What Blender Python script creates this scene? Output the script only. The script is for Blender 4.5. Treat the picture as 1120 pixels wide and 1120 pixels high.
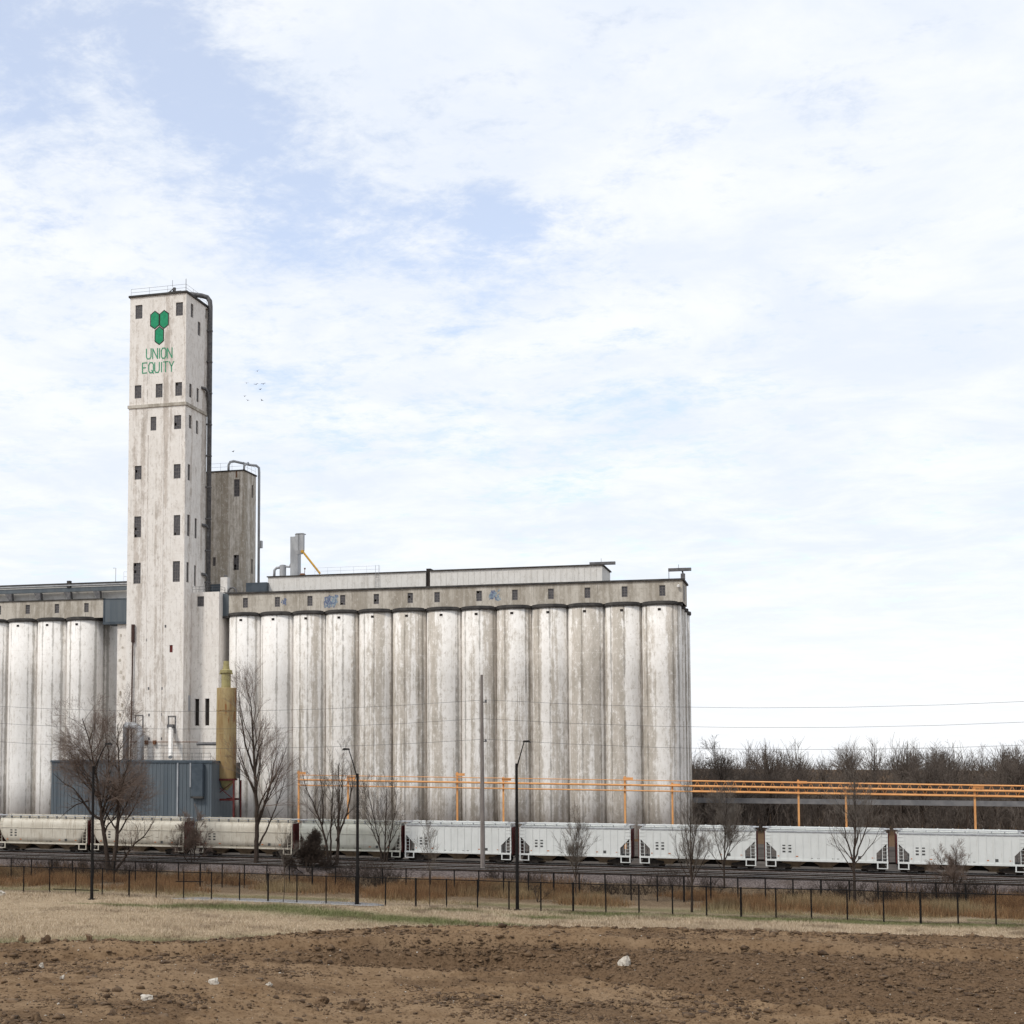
import bpy, math, random
import numpy as np
from math import sin, cos, tan, radians, pi, atan2, sqrt, floor
from mathutils import Vector, noise as mnoise

for o in list(bpy.data.objects): bpy.data.objects.remove(o)
scene = bpy.context.scene
COL = scene.collection

# ------------------------------------------------------------------ camera
# World axes follow the elevator: X runs along the row of silos, Y runs away from the tracks, Z is up, 0 = top of rail.
FOC, CX, CY = 1555.0, 417.0, 706.5
PITCH, YAW, HC = radians(3.8), radians(16.5), 14.0
cam = bpy.data.cameras.new('camera'); camo = bpy.data.objects.new('camera', cam); COL.objects.link(camo)
camo.location = (0, 0, HC); camo.rotation_euler = (pi/2 + PITCH, 0, YAW)
cam.sensor_width = 36; cam.sensor_fit = 'HORIZONTAL'; cam.lens = FOC/1120*36
cam.shift_x = (560-CX)/1120; cam.shift_y = (CY-560)/1120
cam.clip_start = 0.5; cam.clip_end = 9000
scene.camera = camo

# ------------------------------------------------------------------ sky, sun, exposure
SUN_AZ, SUN_EL = radians(212), radians(48)      # azimuth clockwise from +Y (behind the camera, to its left)
def sky_dir(x, y):
    a = (x-CX)/FOC; v = -(y-CY)/FOC
    fw = cos(PITCH)-v*sin(PITCH); up = sin(PITCH)+v*cos(PITCH)
    return Vector((a*cos(YAW)-fw*sin(YAW), a*sin(YAW)+fw*cos(YAW), up))

class G:
    """tiny node-graph helper"""
    def __init__(s, nt): s.nt = nt; s.n = nt.nodes; s.l = nt.links
    def _in(s, sock, v):
        if v is None: return
        if hasattr(v, 'is_output'): s.l.new(v, sock)
        elif isinstance(v, (tuple, list)) and sock.type == 'RGBA' and len(v) == 3: sock.default_value = (*v, 1)
        else: sock.default_value = v
    def m(s, op, a, b=None, c=None, clamp=False):
        n = s.n.new('ShaderNodeMath'); n.operation = op; n.use_clamp = clamp
        s._in(n.inputs[0], a); s._in(n.inputs[1], b); s._in(n.inputs[2], c)
        return n.outputs[0]
    def vm(s, op, a, b=None):
        n = s.n.new('ShaderNodeVectorMath'); n.operation = op
        s._in(n.inputs[0], a); s._in(n.inputs[1], b)
        return n.outputs['Value'] if op in ('DOT_PRODUCT', 'LENGTH') else n.outputs[0]
    def xyz(s, v):
        n = s.n.new('ShaderNodeSeparateXYZ'); s._in(n.inputs[0], v); return n.outputs
    def comb(s, x, y, z):
        n = s.n.new('ShaderNodeCombineXYZ')
        for i, q in enumerate((x, y, z)): s._in(n.inputs[i], q)
        return n.outputs[0]
    def noise(s, vec, scale, detail=5, rough=.55, dist=0):
        n = s.n.new('ShaderNodeTexNoise'); s._in(n.inputs['Vector'], vec)
        n.inputs['Scale'].default_value = scale; n.inputs['Detail'].default_value = detail
        n.inputs['Roughness'].default_value = rough; n.inputs['Distortion'].default_value = dist
        return n.outputs[0]
    def ss(s, x, a, b):
        n = s.n.new('ShaderNodeMapRange'); n.interpolation_type = 'SMOOTHSTEP'
        s._in(n.inputs[0], x); s._in(n.inputs[1], a); s._in(n.inputs[2], b)
        return n.outputs[0]
    def mix(s, f, a, b, mode='MIX'):
        n = s.n.new('ShaderNodeMix'); n.data_type = 'RGBA'; n.blend_type = mode
        s._in(n.inputs[0], f); s._in(n.inputs[6], a); s._in(n.inputs[7], b)
        return n.outputs[2]
    def coord(s, which='Object'): return s.n.new('ShaderNodeTexCoord').outputs[which]
    def rnd(s): return s.n.new('ShaderNodeObjectInfo').outputs['Random']
    def attr(s, name):
        n = s.n.new('ShaderNodeAttribute'); n.attribute_name = name; return n.outputs
    def bump(s, h, strength, dist):
        n = s.n.new('ShaderNodeBump'); n.inputs['Strength'].default_value = strength; n.inputs['Distance'].default_value = dist
        s._in(n.inputs['Height'], h); return n.outputs[0]

world = bpy.data.worlds.new('World'); scene.world = world; world.use_nodes = True
g = G(world.node_tree); g.n.clear()
sky = g.n.new('ShaderNodeTexSky'); sky.sky_type = 'NISHITA'; sky.sun_disc = False
sky.sun_elevation = SUN_EL; sky.sun_rotation = SUN_AZ; sky.air_density = 1.0; sky.dust_density = 0.4; sky.ozone_density = 3.0; sky.altitude = 380
d = g.vm('NORMALIZE', g.coord('Generated'))
dx, dy, dz = g.xyz(d)[0], g.xyz(d)[1], g.m('MAXIMUM', g.xyz(d)[2], 0.0)
den = g.m('ADD', dz, 0.10)
pv = g.comb(g.m('DIVIDE', dx, den), g.m('DIVIDE', dy, den), 0.0)
big = g.noise(g.vm('ADD', pv, (3.1, 7.7, 0.4)), 0.75, 3, .5)
med = g.noise(g.vm('ADD', pv, (1.3, 2.2, 5.0)), 4.6, 6, .68, .3)
fine = g.noise(pv, 17.0, 4, .72, .3)
dens = g.m('ADD', g.m('MULTIPLY', big, .32), g.m('ADD', g.m('MULTIPLY', med, .62), g.m('MULTIPLY', fine, .34)))
for (px, py, wgt, size) in ((15, 25, .26, .0030), (215, 110, .17, .0008), (275, 165, .17, .0010), (350, 225, .15, .0012), (535, 250, .20, .0006), (780, 465, .05, .0010), (650, 545, .05, .0015), (180, 20, .12, .0008)):
    dd = sky_dir(px, py).normalized()
    q = g.m('SUBTRACT', 1.0, g.vm('DOT_PRODUCT', d, tuple(dd)))
    dens = g.m('SUBTRACT', dens, g.m('MULTIPLY', g.m('EXPONENT', g.m('DIVIDE', q, -size)), wgt))
cov = g.ss(dens, .37, .63)
cov = g.m('ADD', .53, g.m('MULTIPLY', cov, .45))
lum = g.ss(g.noise(g.vm('ADD', pv, (9, 4, 2)), 2.6, 6, .64, .3), .32, .68)
cloudc = g.mix(lum, (4.02, 4.30, 4.76), (4.72, 4.83, 4.98))
cloudc = g.mix(g.ss(cov, .9, .40), cloudc, (4.28, 4.50, 5.0))
cloudc = g.mix(g.m('MULTIPLY', g.ss(dz, .16, .0), .75), cloudc, (4.78, 4.86, 4.98))
skyc = g.mix(g.m('MAXIMUM', cov, g.m('MULTIPLY', g.ss(dz, .15, .02), .95)), sky.outputs[0], cloudc)
bg = g.n.new('ShaderNodeBackground'); bg.inputs['Strength'].default_value = 0.15
g.l.new(skyc, bg.inputs['Color'])
wo = g.n.new('ShaderNodeOutputWorld'); g.l.new(bg.outputs[0], wo.inputs[0])

sl = bpy.data.lights.new('sun', 'SUN'); sl.energy = 1.5; sl.angle = radians(10); sl.color = (1.0, .95, .88)
so = bpy.data.objects.new('sun', sl); COL.objects.link(so)
sd = Vector((sin(SUN_AZ)*cos(SUN_EL), cos(SUN_AZ)*cos(SUN_EL), sin(SUN_EL)))
so.rotation_euler = (-sd).to_track_quat('-Z', 'Y').to_euler(); so.location = (-60, -60, 120)

vs = scene.view_settings
vs.view_transform = 'Standard'; vs.look = 'None'; vs.gamma = 1; vs.exposure = 0.50; vs.use_curve_mapping = False

# ------------------------------------------------------------------ survey helpers: sight a photo point onto a known plane
def PT(x, y, t):
    d = sky_dir(x, y); l = t/d.y; return l*d.x, HC+l*d.z          # on the plane Y = t  -> (X, Z)
def PS(x, y, s):
    d = sky_dir(x, y); l = s/d.x; return l*d.y, HC+l*d.z          # on the plane X = s  -> (Y, Z)
def PZ(x, y, z):
    d = sky_dir(x, y); l = (z-HC)/d.z; return l*d.x, l*d.y        # on the level Z = z  -> (X, Y)

# ------------------------------------------------------------------ mesh helpers
class MB:
    def __init__(s): s.v = []; s.f = []
    def add(s, vs_, fs_):
        b = len(s.v); s.v += [tuple(p) for p in vs_]; s.f += [tuple(i+b for i in f) for f in fs_]; return s
    def quad(s, a, b, c, d): return s.add((a, b, c, d), ((0, 1, 2, 3),))
    def box(s, x0, x1, y0, y1, z0, z1):
        return s.add([(x0,y0,z0),(x1,y0,z0),(x1,y1,z0),(x0,y1,z0),(x0,y0,z1),(x1,y0,z1),(x1,y1,z1),(x0,y1,z1)],
                     [(0,3,2,1),(4,5,6,7),(0,1,5,4),(1,2,6,5),(2,3,7,6),(3,0,4,7)])
    def frustum(s, lo, hi, z0, z1):          # lo/hi = (x0,x1,y0,y1)
        a, b, c, d = lo; e, f, g_, h = hi
        return s.add([(a,c,z0),(b,c,z0),(b,d,z0),(a,d,z0),(e,g_,z1),(f,g_,z1),(f,h,z1),(e,h,z1)],
                     [(0,3,2,1),(4,5,6,7),(0,1,5,4),(1,2,6,5),(2,3,7,6),(3,0,4,7)])
    def prism_y(s, poly, y0, y1):            # poly of (x,z), counter-clockwise seen from -Y
        n = len(poly)
        v = [(x, y0, z) for x, z in poly]+[(x, y1, z) for x, z in poly]
        f = [tuple(range(n)), tuple(range(2*n-1, n-1, -1))]+[(i, i+n, (i+1) % n+n, (i+1) % n) for i in range(n)]
        return s.add(v, f)
    def prism_x(s, poly, x0, x1):            # poly of (y,z)
        n = len(poly)
        v = [(x0, y, z) for y, z in poly]+[(x1, y, z) for y, z in poly]
        f = [tuple(range(n-1, -1, -1)), tuple(range(n, 2*n))]+[(i, (i+1) % n, (i+1) % n+n, i+n) for i in range(n)]
        return s.add(v, f)
    def tube(s, pts, rad, n=6, cap=True):
        pts = [Vector(p) for p in pts]
        if not hasattr(rad, '__len__'): rad = [rad]*len(pts)
        rings = []; ref = None
        for i, p in enumerate(pts):
            d = (pts[min(i+1, len(pts)-1)]-pts[max(i-1, 0)])
            d = d.normalized() if d.length > 1e-9 else Vector((0, 0, 1))
            if ref is None: ref = Vector((1, 0, 0)) if abs(d.x) < .8 else Vector((0, 1, 0))
            a = (ref-d*ref.dot(d)).normalized(); b = d.cross(a); ref = a
            rings.append([p+(a*cos(2*pi*k/n)+b*sin(2*pi*k/n))*rad[i] for k in range(n)])
        v = [q for r in rings for q in r]; f = []
        for i in range(len(rings)-1):
            for k in range(n):
                f.append((i*n+k, i*n+(k+1) % n, (i+1)*n+(k+1) % n, (i+1)*n+k))
        if cap:
            f.append(tuple(range(n-1, -1, -1))); f.append(tuple(range(len(v)-n, len(v))))
        return s.add(v, f)
    def lathe(s, cx, cy, prof, n=24):        # prof = [(r,z)...] bottom to top
        v = [(cx+r*sin(2*pi*k/n), cy-r*cos(2*pi*k/n), z) for r, z in prof for k in range(n)]; f = []
        for i in range(len(prof)-1):
            for k in range(n): f.append((i*n+k, i*n+(k+1) % n, (i+1)*n+(k+1) % n, (i+1)*n+k))
        f.append(tuple(range(n-1, -1, -1))); f.append(tuple(range(len(v)-n, len(v))))
        return s.add(v, f)
    def wall(s, P, a0, a1, b0, b1, holes, depth):
        """sheet with real openings; P(a,b,d) maps along, up, inwards to a point"""
        A = sorted({a0, a1, *[q for h in holes for q in h[:2]]}); B = sorted({b0, b1, *[q for h in holes for q in h[2:]]})
        for i in range(len(A)-1):
            for j in range(len(B)-1):
                ca, cb = (A[i]+A[i+1])/2, (B[j]+B[j+1])/2
                if any(h[0] < ca < h[1] and h[2] < cb < h[3] for h in holes): continue
                s.quad(P(A[i], B[j], 0), P(A[i+1], B[j], 0), P(A[i+1], B[j+1], 0), P(A[i], B[j+1], 0))
        for h in holes:
            c = [(h[0], h[2]), (h[1], h[2]), (h[1], h[3]), (h[0], h[3])]
            for k in range(4):
                p, q = c[k], c[(k+1) % 4]
                s.quad(P(*p, 0), P(*p, depth), P(*q, depth), P(*q, 0))
        return s
    def build(s, name, mat, parent=None, smooth=False, world=True):
        me = bpy.data.meshes.new(name)
        o = Vector((0, 0, 0))
        if parent is not None and world:
            p = parent
            while p is not None: o = o+p.location; p = p.parent
        me.from_pydata([tuple(Vector(q)-o) for q in s.v], [], s.f)
        me.materials.append(mat)
        if smooth: me.shade_smooth()
        ob = bpy.data.objects.new(name, me); COL.objects.link(ob); ob.parent = parent
        return ob
def recenter(o, p):
    """move the origin of a mesh object to world point p (parent chain has no rotation)"""
    p = Vector(p); q = p.copy(); a = o.parent
    while a is not None: q -= a.location; a = a.parent
    dlt = q-o.location
    o.data.transform(__import__('mathutils').Matrix.Translation(-dlt)); o.location = q; return o
def tag(o, label=None, cat=None, group=None, kind=None):
    if label: o['label'] = label
    if cat: o['category'] = cat
    if group: o['group'] = group
    if kind: o['kind'] = kind
    return o
def thing(name, label, cat, loc=(0, 0, 0), group=None):
    o = bpy.data.objects.new(name, None); o.empty_display_size = .3; COL.objects.link(o); o.location = loc
    return tag(o, label, cat, group)
def copy_tree(o, parent=None):
    c = o.copy(); COL.objects.link(c); c.parent = parent
    for ch in list(o.children): copy_tree(ch, c)
    return c

# ------------------------------------------------------------------ materials
def newmat(name, rough=.85, spec=.3):
    m = bpy.data.materials.new(name); m.use_nodes = True; nt = m.node_tree
    b = nt.nodes['Principled BSDF']; b.inputs['Roughness'].default_value = rough; b.inputs['Specular IOR Level'].default_value = spec
    return m, G(nt), b
def simple(name, c1, c2, scale=1.0, stretch=(1, 1, 1), rough=.85, spec=.3, lo=.35, hi=.65, detail=6, bump=0, bscale=None, metal=0, rust=None, rust_lo=.6):
    m, g, b = newmat(name, rough, spec)
    v = g.vm('ADD', g.vm('MULTIPLY', g.coord(), stretch), g.vm('MULTIPLY', g.comb(g.rnd(), g.rnd(), g.rnd()), (37., 91., 53.)))
    c = g.mix(g.ss(g.noise(v, scale, detail, .62), lo, hi), c1, c2)
    if rust: c = g.mix(g.ss(g.noise(g.vm('ADD', v, (5, 3, 1)), scale*1.7, 8, .7), rust_lo, rust_lo+.12), c, rust)
    g.l.new(c, b.inputs['Base Color']); b.inputs['Metallic'].default_value = metal
    if bump: g.l.new(g.bump(g.noise(v, bscale or scale*6, 5, .6), bump, .05), b.inputs['Normal'])
    return m
M = {}
def concrete(name, paint, paint2, bare, bare2, R=None, peel=(.47, .60), grime=.75, groove=0.0, streak=1.0):
    m, g, b = newmat(name, .92, .15)
    co = g.coord(); r = g.rnd(); X, Y, Z = g.xyz(co)[0], g.xyz(co)[1], g.xyz(co)[2]
    if R:
        ang = g.m('ARCTAN2', X, g.m('MULTIPLY', Y, -1.0)); a = g.m('MULTIPLY', ang, R)
    else:
        ang = None; a = g.m('ADD', X, Y)
    off = g.m('MULTIPLY', r, 173.0)
    a2 = g.m('ADD', a, off)
    w1 = g.noise(g.comb(g.m('MULTIPLY', a2, .55*streak), g.m('MULTIPLY', Z, .018), off), 1.0, 3, .5)
    w2 = g.noise(g.comb(g.m('MULTIPLY', a2, 3.2), g.m('MULTIPLY', Z, .07), off), 1.0, 5, .6)
    w3 = g.noise(g.comb(g.m('MULTIPLY', a2, 1.4), g.m('MULTIPLY', Z, .55), off), 1.0, 6, .68, .4)
    w4 = g.noise(g.comb(g.m('MULTIPLY', a2, 4.5), g.m('MULTIPLY', Z, 2.6), off), 1.0, 6, .7)
    pe = g.m('ADD', g.m('MULTIPLY', w1, .52), g.m('ADD', g.m('MULTIPLY', w2, .22), g.m('ADD', g.m('MULTIPLY', w3, .22), g.m('MULTIPLY', w4, .10))))
    peeled = g.ss(pe, peel[0]+.03, peel[1]+.03)
    pc = g.mix(g.ss(w3, .35, .7), paint, paint2)
    bc = g.mix(g.ss(g.noise(g.comb(a2, g.m('MULTIPLY', Z, .3), off), .9, 7, .7), .35, .65), bare, bare2)
    c = g.mix(peeled, pc, bc)
    # flakes of paint left on bare patches and spalls in the paint
    fl = g.noise(g.comb(g.m('MULTIPLY', a2, 2.0), g.m('MULTIPLY', Z, 1.1), g.m('ADD', off, 9.0)), 1.0, 7, .82)
    c = g.mix(g.m('MULTIPLY', g.ss(fl, .54, .62), .7), c, paint)
    c = g.mix(g.m('MULTIPLY', g.ss(fl, .46, .38), .55), c, bare2)
    # thin dark run marks
    rn = g.noise(g.comb(g.m('MULTIPLY', a2, 6.5), g.m('MULTIPLY', Z, .035), g.m('ADD', off, 31.0)), 1.0, 4, .6)
    rb = g.noise(g.comb(g.m('MULTIPLY', a2, .8), g.m('MULTIPLY', Z, .9), off), 1.0, 6, .7)
    dk = g.m('MULTIPLY', g.ss(rn, .60, .70), g.ss(rb, .40, .60))
    c = g.mix(g.m('MULTIPLY', dk, grime), c, (.16, .14, .12))
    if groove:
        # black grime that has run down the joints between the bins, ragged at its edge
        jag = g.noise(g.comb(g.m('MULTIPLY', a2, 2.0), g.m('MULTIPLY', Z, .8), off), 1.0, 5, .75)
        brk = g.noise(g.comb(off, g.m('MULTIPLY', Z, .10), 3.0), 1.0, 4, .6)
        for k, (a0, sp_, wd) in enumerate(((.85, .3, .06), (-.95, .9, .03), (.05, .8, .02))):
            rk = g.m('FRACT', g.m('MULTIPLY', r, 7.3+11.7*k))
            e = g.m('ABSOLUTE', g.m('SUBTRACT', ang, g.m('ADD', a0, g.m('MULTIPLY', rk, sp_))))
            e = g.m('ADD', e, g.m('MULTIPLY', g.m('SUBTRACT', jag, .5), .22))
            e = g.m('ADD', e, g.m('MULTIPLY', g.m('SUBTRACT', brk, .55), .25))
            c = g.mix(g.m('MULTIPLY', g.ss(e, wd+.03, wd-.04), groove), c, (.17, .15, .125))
    # horizontal casting joints
    jz = g.m('ABSOLUTE', g.m('SUBTRACT', g.m('FRACT', g.m('ADD', g.m('MULTIPLY', Z, .135), g.m('MULTIPLY', w3, .03))), .5))
    c = g.mix(g.m('MULTIPLY', g.ss(jz, .492, .499), .35), c, bare)
    c = g.mix(g.m('MULTIPLY', g.ss(g.m('ABSOLUTE', g.m('SUBTRACT', jz, .23)), .006, .001), .3), c, paint)
    g.l.new(c, b.inputs['Base Color'])
    h = g.m('ADD', g.m('MULTIPLY', w4, .5), g.m('MULTIPLY', fl, .5))
    g.l.new(g.bump(h, .35, .06), b.inputs['Normal'])
    return m
PW, PW2 = (.76, .735, .70), (.66, .635, .60)
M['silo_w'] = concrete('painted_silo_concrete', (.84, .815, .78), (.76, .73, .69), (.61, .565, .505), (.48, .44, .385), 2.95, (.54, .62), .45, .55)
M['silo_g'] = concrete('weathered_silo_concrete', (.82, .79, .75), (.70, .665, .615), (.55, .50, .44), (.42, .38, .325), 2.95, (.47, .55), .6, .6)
M['tower'] = concrete('tower_concrete', (.83, .79, .74), (.73, .685, .63), (.62, .56, .50), (.47, .42, .37), None, (.515, .60), .7)
M['brown'] = concrete('bare_brown_concrete', (.68, .64, .58), (.56, .515, .45), (.41, .36, .295), (.31, .27, .215), None, (.40, .54), .6)
M['gallery'] = concrete('gallery_concrete', (.56, .52, .455), (.48, .44, .38), (.38, .34, .285), (.31, .275, .225), None, (.42, .58), .75)
M['pent'] = concrete('penthouse_sheeting', (.72, .70, .665), (.64, .62, .58), (.52, .49, .45), (.45, .42, .38), None, (.56, .68), .35)
M['tar'] = simple('tar_roofing', (.035, .033, .032), (.07, .065, .06), .8)
M['steel_dk'] = simple('dark_weathered_steel', (.085, .085, .09), (.16, .155, .155), 2, rough=.6)
M['steel_gy'] = simple('galvanized_steel', (.30, .31, .325), (.42, .43, .44), 1.2, (1, 1, .3), rough=.5, spec=.5, rust=(.25, .16, .10), rust_lo=.68)
M['blue'] = simple('slate_blue_sheet_metal', (.080, .100, .117), (.115, .135, .150), .6, (2, 2, .15), rough=.55, spec=.4, rust=(.13, .12, .11), rust_lo=.60)
M['blue_dk'] = simple('dark_slate_metal', (.045, .06, .075), (.07, .088, .105), .8, rough=.6)
M['rust'] = simple('rusted_steel', (.13, .055, .03), (.20, .10, .055), 2.5)
M['rust_dk'] = simple('dark_oxide_red_steel', (.085, .016, .016), (.14, .030, .026), 2)
M['ochre'] = simple('ochre_bin_steel', (.25, .165, .075), (.36, .28, .145), .55, (1.6, 1.6, .25), rough=.8, spec=.15, rust=(.22, .085, .03), rust_lo=.54)
M['ochre_pale'] = simple('pale_yellow_green_steel', (.36, .32, .155), (.29, .245, .11), 1.5, rust=(.25, .13, .05), rust_lo=.6)
M['yellow'] = simple('yellow_chute_paint', (.62, .36, .05), (.5, .28, .05), 2)
M['orange'] = simple('orange_pipe_paint', (.72, .36, .135), (.60, .28, .10), .8, rough=.6, rust=(.35, .15, .06), rust_lo=.63)
M['white_metal'] = simple('white_chute_paint', (.74, .72, .69), (.62, .59, .55), 1.5)
M['glass'] = simple('dusty_window_glass', (.045, .042, .046), (.095, .088, .09), 3, rough=.3, spec=.5)
M['sash'] = simple('window_sash_paint', (.16, .15, .145), (.24, .22, .21), 3)
M['dark_open'] = simple('dark_opening', (.022, .018, .016), (.03, .024, .02), 2)
M['green'] = simple('green_emblem_paint', (.018, .24, .115), (.03, .31, .16), 2.2, rust=(.30, .42, .33), rust_lo=.70)
M['green_letter'] = simple('green_lettering_paint', (.05, .27, .15), (.09, .33, .20), 3, rust=(.42, .45, .38), rust_lo=.66)
M['outline'] = simple('black_emblem_outline', (.02, .028, .024), (.05, .06, .05), 3)
M['graffiti'] = simple('blue_graffiti_paint', (.10, .12, .20), (.20, .24, .32), 4)
M['graffiti2'] = simple('pale_blue_graffiti_paint', (.30, .37, .42), (.16, .22, .28), 4)
M['rail'] = simple('worn_rail_steel', (.028, .020, .016), (.05, .036, .028), 3, rough=.8, spec=.1)
M['railtop'] = simple('polished_rail_head', (.42, .41, .40), (.52, .51, .50), 3, rough=.45, metal=.5)
M['sleeper'] = simple('creosoted_timber', (.045, .033, .027), (.085, .065, .052), 5, spec=.05, rough=1.0)
M['wheel'] = simple('wheel_steel', (.018, .015, .013), (.04, .033, .028), 4, rough=.9, spec=.1)
M['fence'] = simple('black_coated_steel', (.008, .007, .007), (.016, .014, .013), 4, rough=.8, spec=.1)
M['lamp'] = simple('dark_bronze_pole', (.008, .007, .007), (.016, .014, .013), 3, rough=.7, spec=.15)
M['wood_pole'] = simple('grey_brown_pole_timber', (.15, .13, .12), (.24, .21, .19), 2, (8, 8, .4))
M['wire'] = simple('weathered_cable', (.06, .06, .065), (.10, .10, .105), 2)
M['bark'] = simple('dark_bark', (.032, .023, .018), (.062, .047, .038), 4, (3, 3, .7), spec=.1)
M['twig'] = simple('brown_twigs', (.13, .092, .072), (.19, .142, .114), 1.2)
M['twig_grey'] = simple('grey_brown_twigs', (.12, .10, .085), (.18, .155, .13), 1.2)
M['twig_far'] = simple('far_grey_brown_twigs', (.075, .058, .046), (.135, .108, .088), .25)
M['rock'] = simple('broken_pale_concrete', (.36, .32, .265), (.54, .495, .43), 5, bump=.8, bscale=14)
M['bird'] = simple('dark_bird_plumage', (.06, .06, .065), (.10, .10, .10), 8)
M['asphalt'] = simple('pale_worn_asphalt', (.24, .235, .235), (.31, .30, .295), 1.5, bump=.2)
M['barrier'] = simple('pale_grey_barrier', (.13, .13, .135), (.19, .185, .185), .7)

# ------------------------------------------------------------------ ground
def vnoise(x, y, seed):
    xi = np.floor(x).astype(np.int64); yi = np.floor(y).astype(np.int64); fx = x-xi; fy = y-yi
    def h(a, b):
        n = (a*374761393+b*668265263+seed*974634777) & 0xffffffff
        n = ((n ^ (n >> 13))*1274126177) & 0xffffffff
        return ((n ^ (n >> 16)) & 0xffff)/65535.0
    ux = fx*fx*(3-2*fx); uy = fy*fy*(3-2*fy)
    return (h(xi, yi)*(1-ux)+h(xi+1, yi)*ux)*(1-uy)+(h(xi, yi+1)*(1-ux)+h(xi+1, yi+1)*ux)*uy
def fbm(x, y, seed, oct_=4, gain=.5):
    a = 1; t = 0; s_ = 0
    for i in range(oct_):
        t = t+a*(vnoise(x*2**i+i*17.3, y*2**i-i*9.1, seed+i)-.5); s_ += a; a *= gain
    return t/s_*2
def sstep(x, a, b):
    q = np.clip((x-a)/(b-a), 0, 1); return q*q*(3-2*q)
def edge(pts, z=-1.0):
    w = sorted(PZ(x, y, z) for x, y in pts); xs = [p[0] for p in w]; ys = [p[1] for p in w]
    return lambda s: np.interp(s, xs, ys)
E_dirt = edge([(-300, 1034), (0, 1034), (100, 1031), (200, 1033), (290, 1027), (420, 1016.5), (520, 1013), (600, 1015), (835, 1021), (1120, 1030), (1400, 1040)])
E_crest = edge([(-300, 1062), (0, 1052), (150, 1046), (290, 1040), (440, 1034), (600, 1033), (835, 1041), (1120, 1052), (1400, 1062)])
E_foot0 = edge([(-300, 1066), (0, 1056), (150, 1050), (290, 1045), (440, 1052), (640, 1072), (835, 1096), (1120, 1124), (1400, 1150)], -2.6)
E_foot = lambda s: np.minimum(E_foot0(s), E_crest(s)-2.2)
E_field = edge([(-300, 972), (0, 981), (420, 993), (835, 1008), (1120, 1020), (1400, 1030)])
FENCE_Y = 125.6; FENCE_FAR_Y = 136.6
def ground_h(s, t):
    s = np.asarray(s, float); t = np.asarray(t, float)
    h = -1.0+.18*fbm(s*.045, t*.06, 3, 3)
    h = h-.55*np.exp(-((t-146.0)/3.2)**2)*1.0
    h = h*(1-sstep(t, 147, 151))+sstep(t, 147, 151)*(-.75)
    h = h*(1-sstep(t, 166, 172))+sstep(t, 166, 172)*(-.45)
    h = h-60*sstep(t, 430, 900)                       # the land falls to a valley beyond the wood
    # the dug basin with a bank on its far side, only right of the field
    c, f = E_crest(s), E_foot(s); w = sstep(s, -44, -24)
    q = np.clip((t-f)/np.maximum(c-f, .5), 0, 1); h = h-1.7*w*(1-q*q*(3-2*q)*.35-q*.65)
    h = h+.28*w*np.exp(-((t-f+.5)/.8)**2)-.25*w*np.exp(-((t-f-.7)/.7)**2)
    h = h+.55*np.exp(-((t-(c+1.3))/.9)**2)-.30*np.exp(-((t-(c-.1))/.45)**2)*sstep(s, -60, -48)        # rolled berm on the crest
    h = h+.16*np.exp(-((t-E_dirt(s)+.4)/.8)**2)                        # spoil line against the grass
    dirt = 1-sstep(t, E_dirt(s)-1.0, E_dirt(s)+.6)
    rough = .35+.65*sstep(fbm(s*.09, t*.12, 11, 3), -.25, .35)
    h = h+dirt*rough*(.24*fbm(s*.55, t*.55, 21, 4, .6)+.26*fbm(s*1.7, t*1.7, 41, 3, .75))
    h = h+(1-dirt)*(1-sstep(t, 148, 150))*.05*fbm(s*.9, t*.9, 5, 3)
    return h
def gz(s, t): return float(ground_h(np.array([s]), np.array([t]))[0])
def axis(fine0, fine1, step, mid0, mid1, mstep, far):
    a = list(np.arange(mid0, fine0, mstep))+list(np.arange(fine0, fine1, step))+list(np.arange(fine1, mid1+.1, mstep))
    lo = [mid0-k for k in (60, 160, 400, 1000, far)][::-1]; hi = [a[-1]+k for k in (60, 160, 400, 1000, far)]
    return np.array(lo+a+hi)
gx = axis(-66, 26, .22, -160, 140, 2.0, 3500); gy = axis(64, 123, .22, -20, 320, 1.6, 3500)
SX, TY = np.meshgrid(gx, gy); HZ = ground_h(SX, TY)
nv = SX.size; W_, H_ = len(gx), len(gy)
co = np.stack([SX.ravel(), TY.ravel(), HZ.ravel()], 1)
idx = np.arange(nv).reshape(H_, W_)
quads = np.stack([idx[:-1, :-1], idx[:-1, 1:], idx[1:, 1:], idx[1:, :-1]], -1).reshape(-1, 4)
def np_mesh(name, verts, faces, mat, smooth=False):
    k = faces.shape[1]; me = bpy.data.meshes.new(name)
    me.vertices.add(len(verts)); me.vertices.foreach_set('co', np.ascontiguousarray(verts, np.float32).ravel())
    me.loops.add(faces.size); me.loops.foreach_set('vertex_index', np.ascontiguousarray(faces, np.int32).ravel())
    me.polygons.add(len(faces)); me.polygons.foreach_set('loop_start', np.arange(0, faces.size, k, dtype=np.int32))
    me.update(calc_edges=True); me.validate(); me.materials.append(mat)
    if smooth: me.shade_smooth()
    o = bpy.data.objects.new(name, me); COL.objects.link(o); return o
def pcolor(o, name, arr):
    a = o.data.color_attributes.new(name, 'FLOAT_COLOR', 'POINT')
    a.data.foreach_set('color', np.ascontiguousarray(np.concatenate([arr, np.ones((len(arr), 1))], 1), np.float32).ravel())
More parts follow.
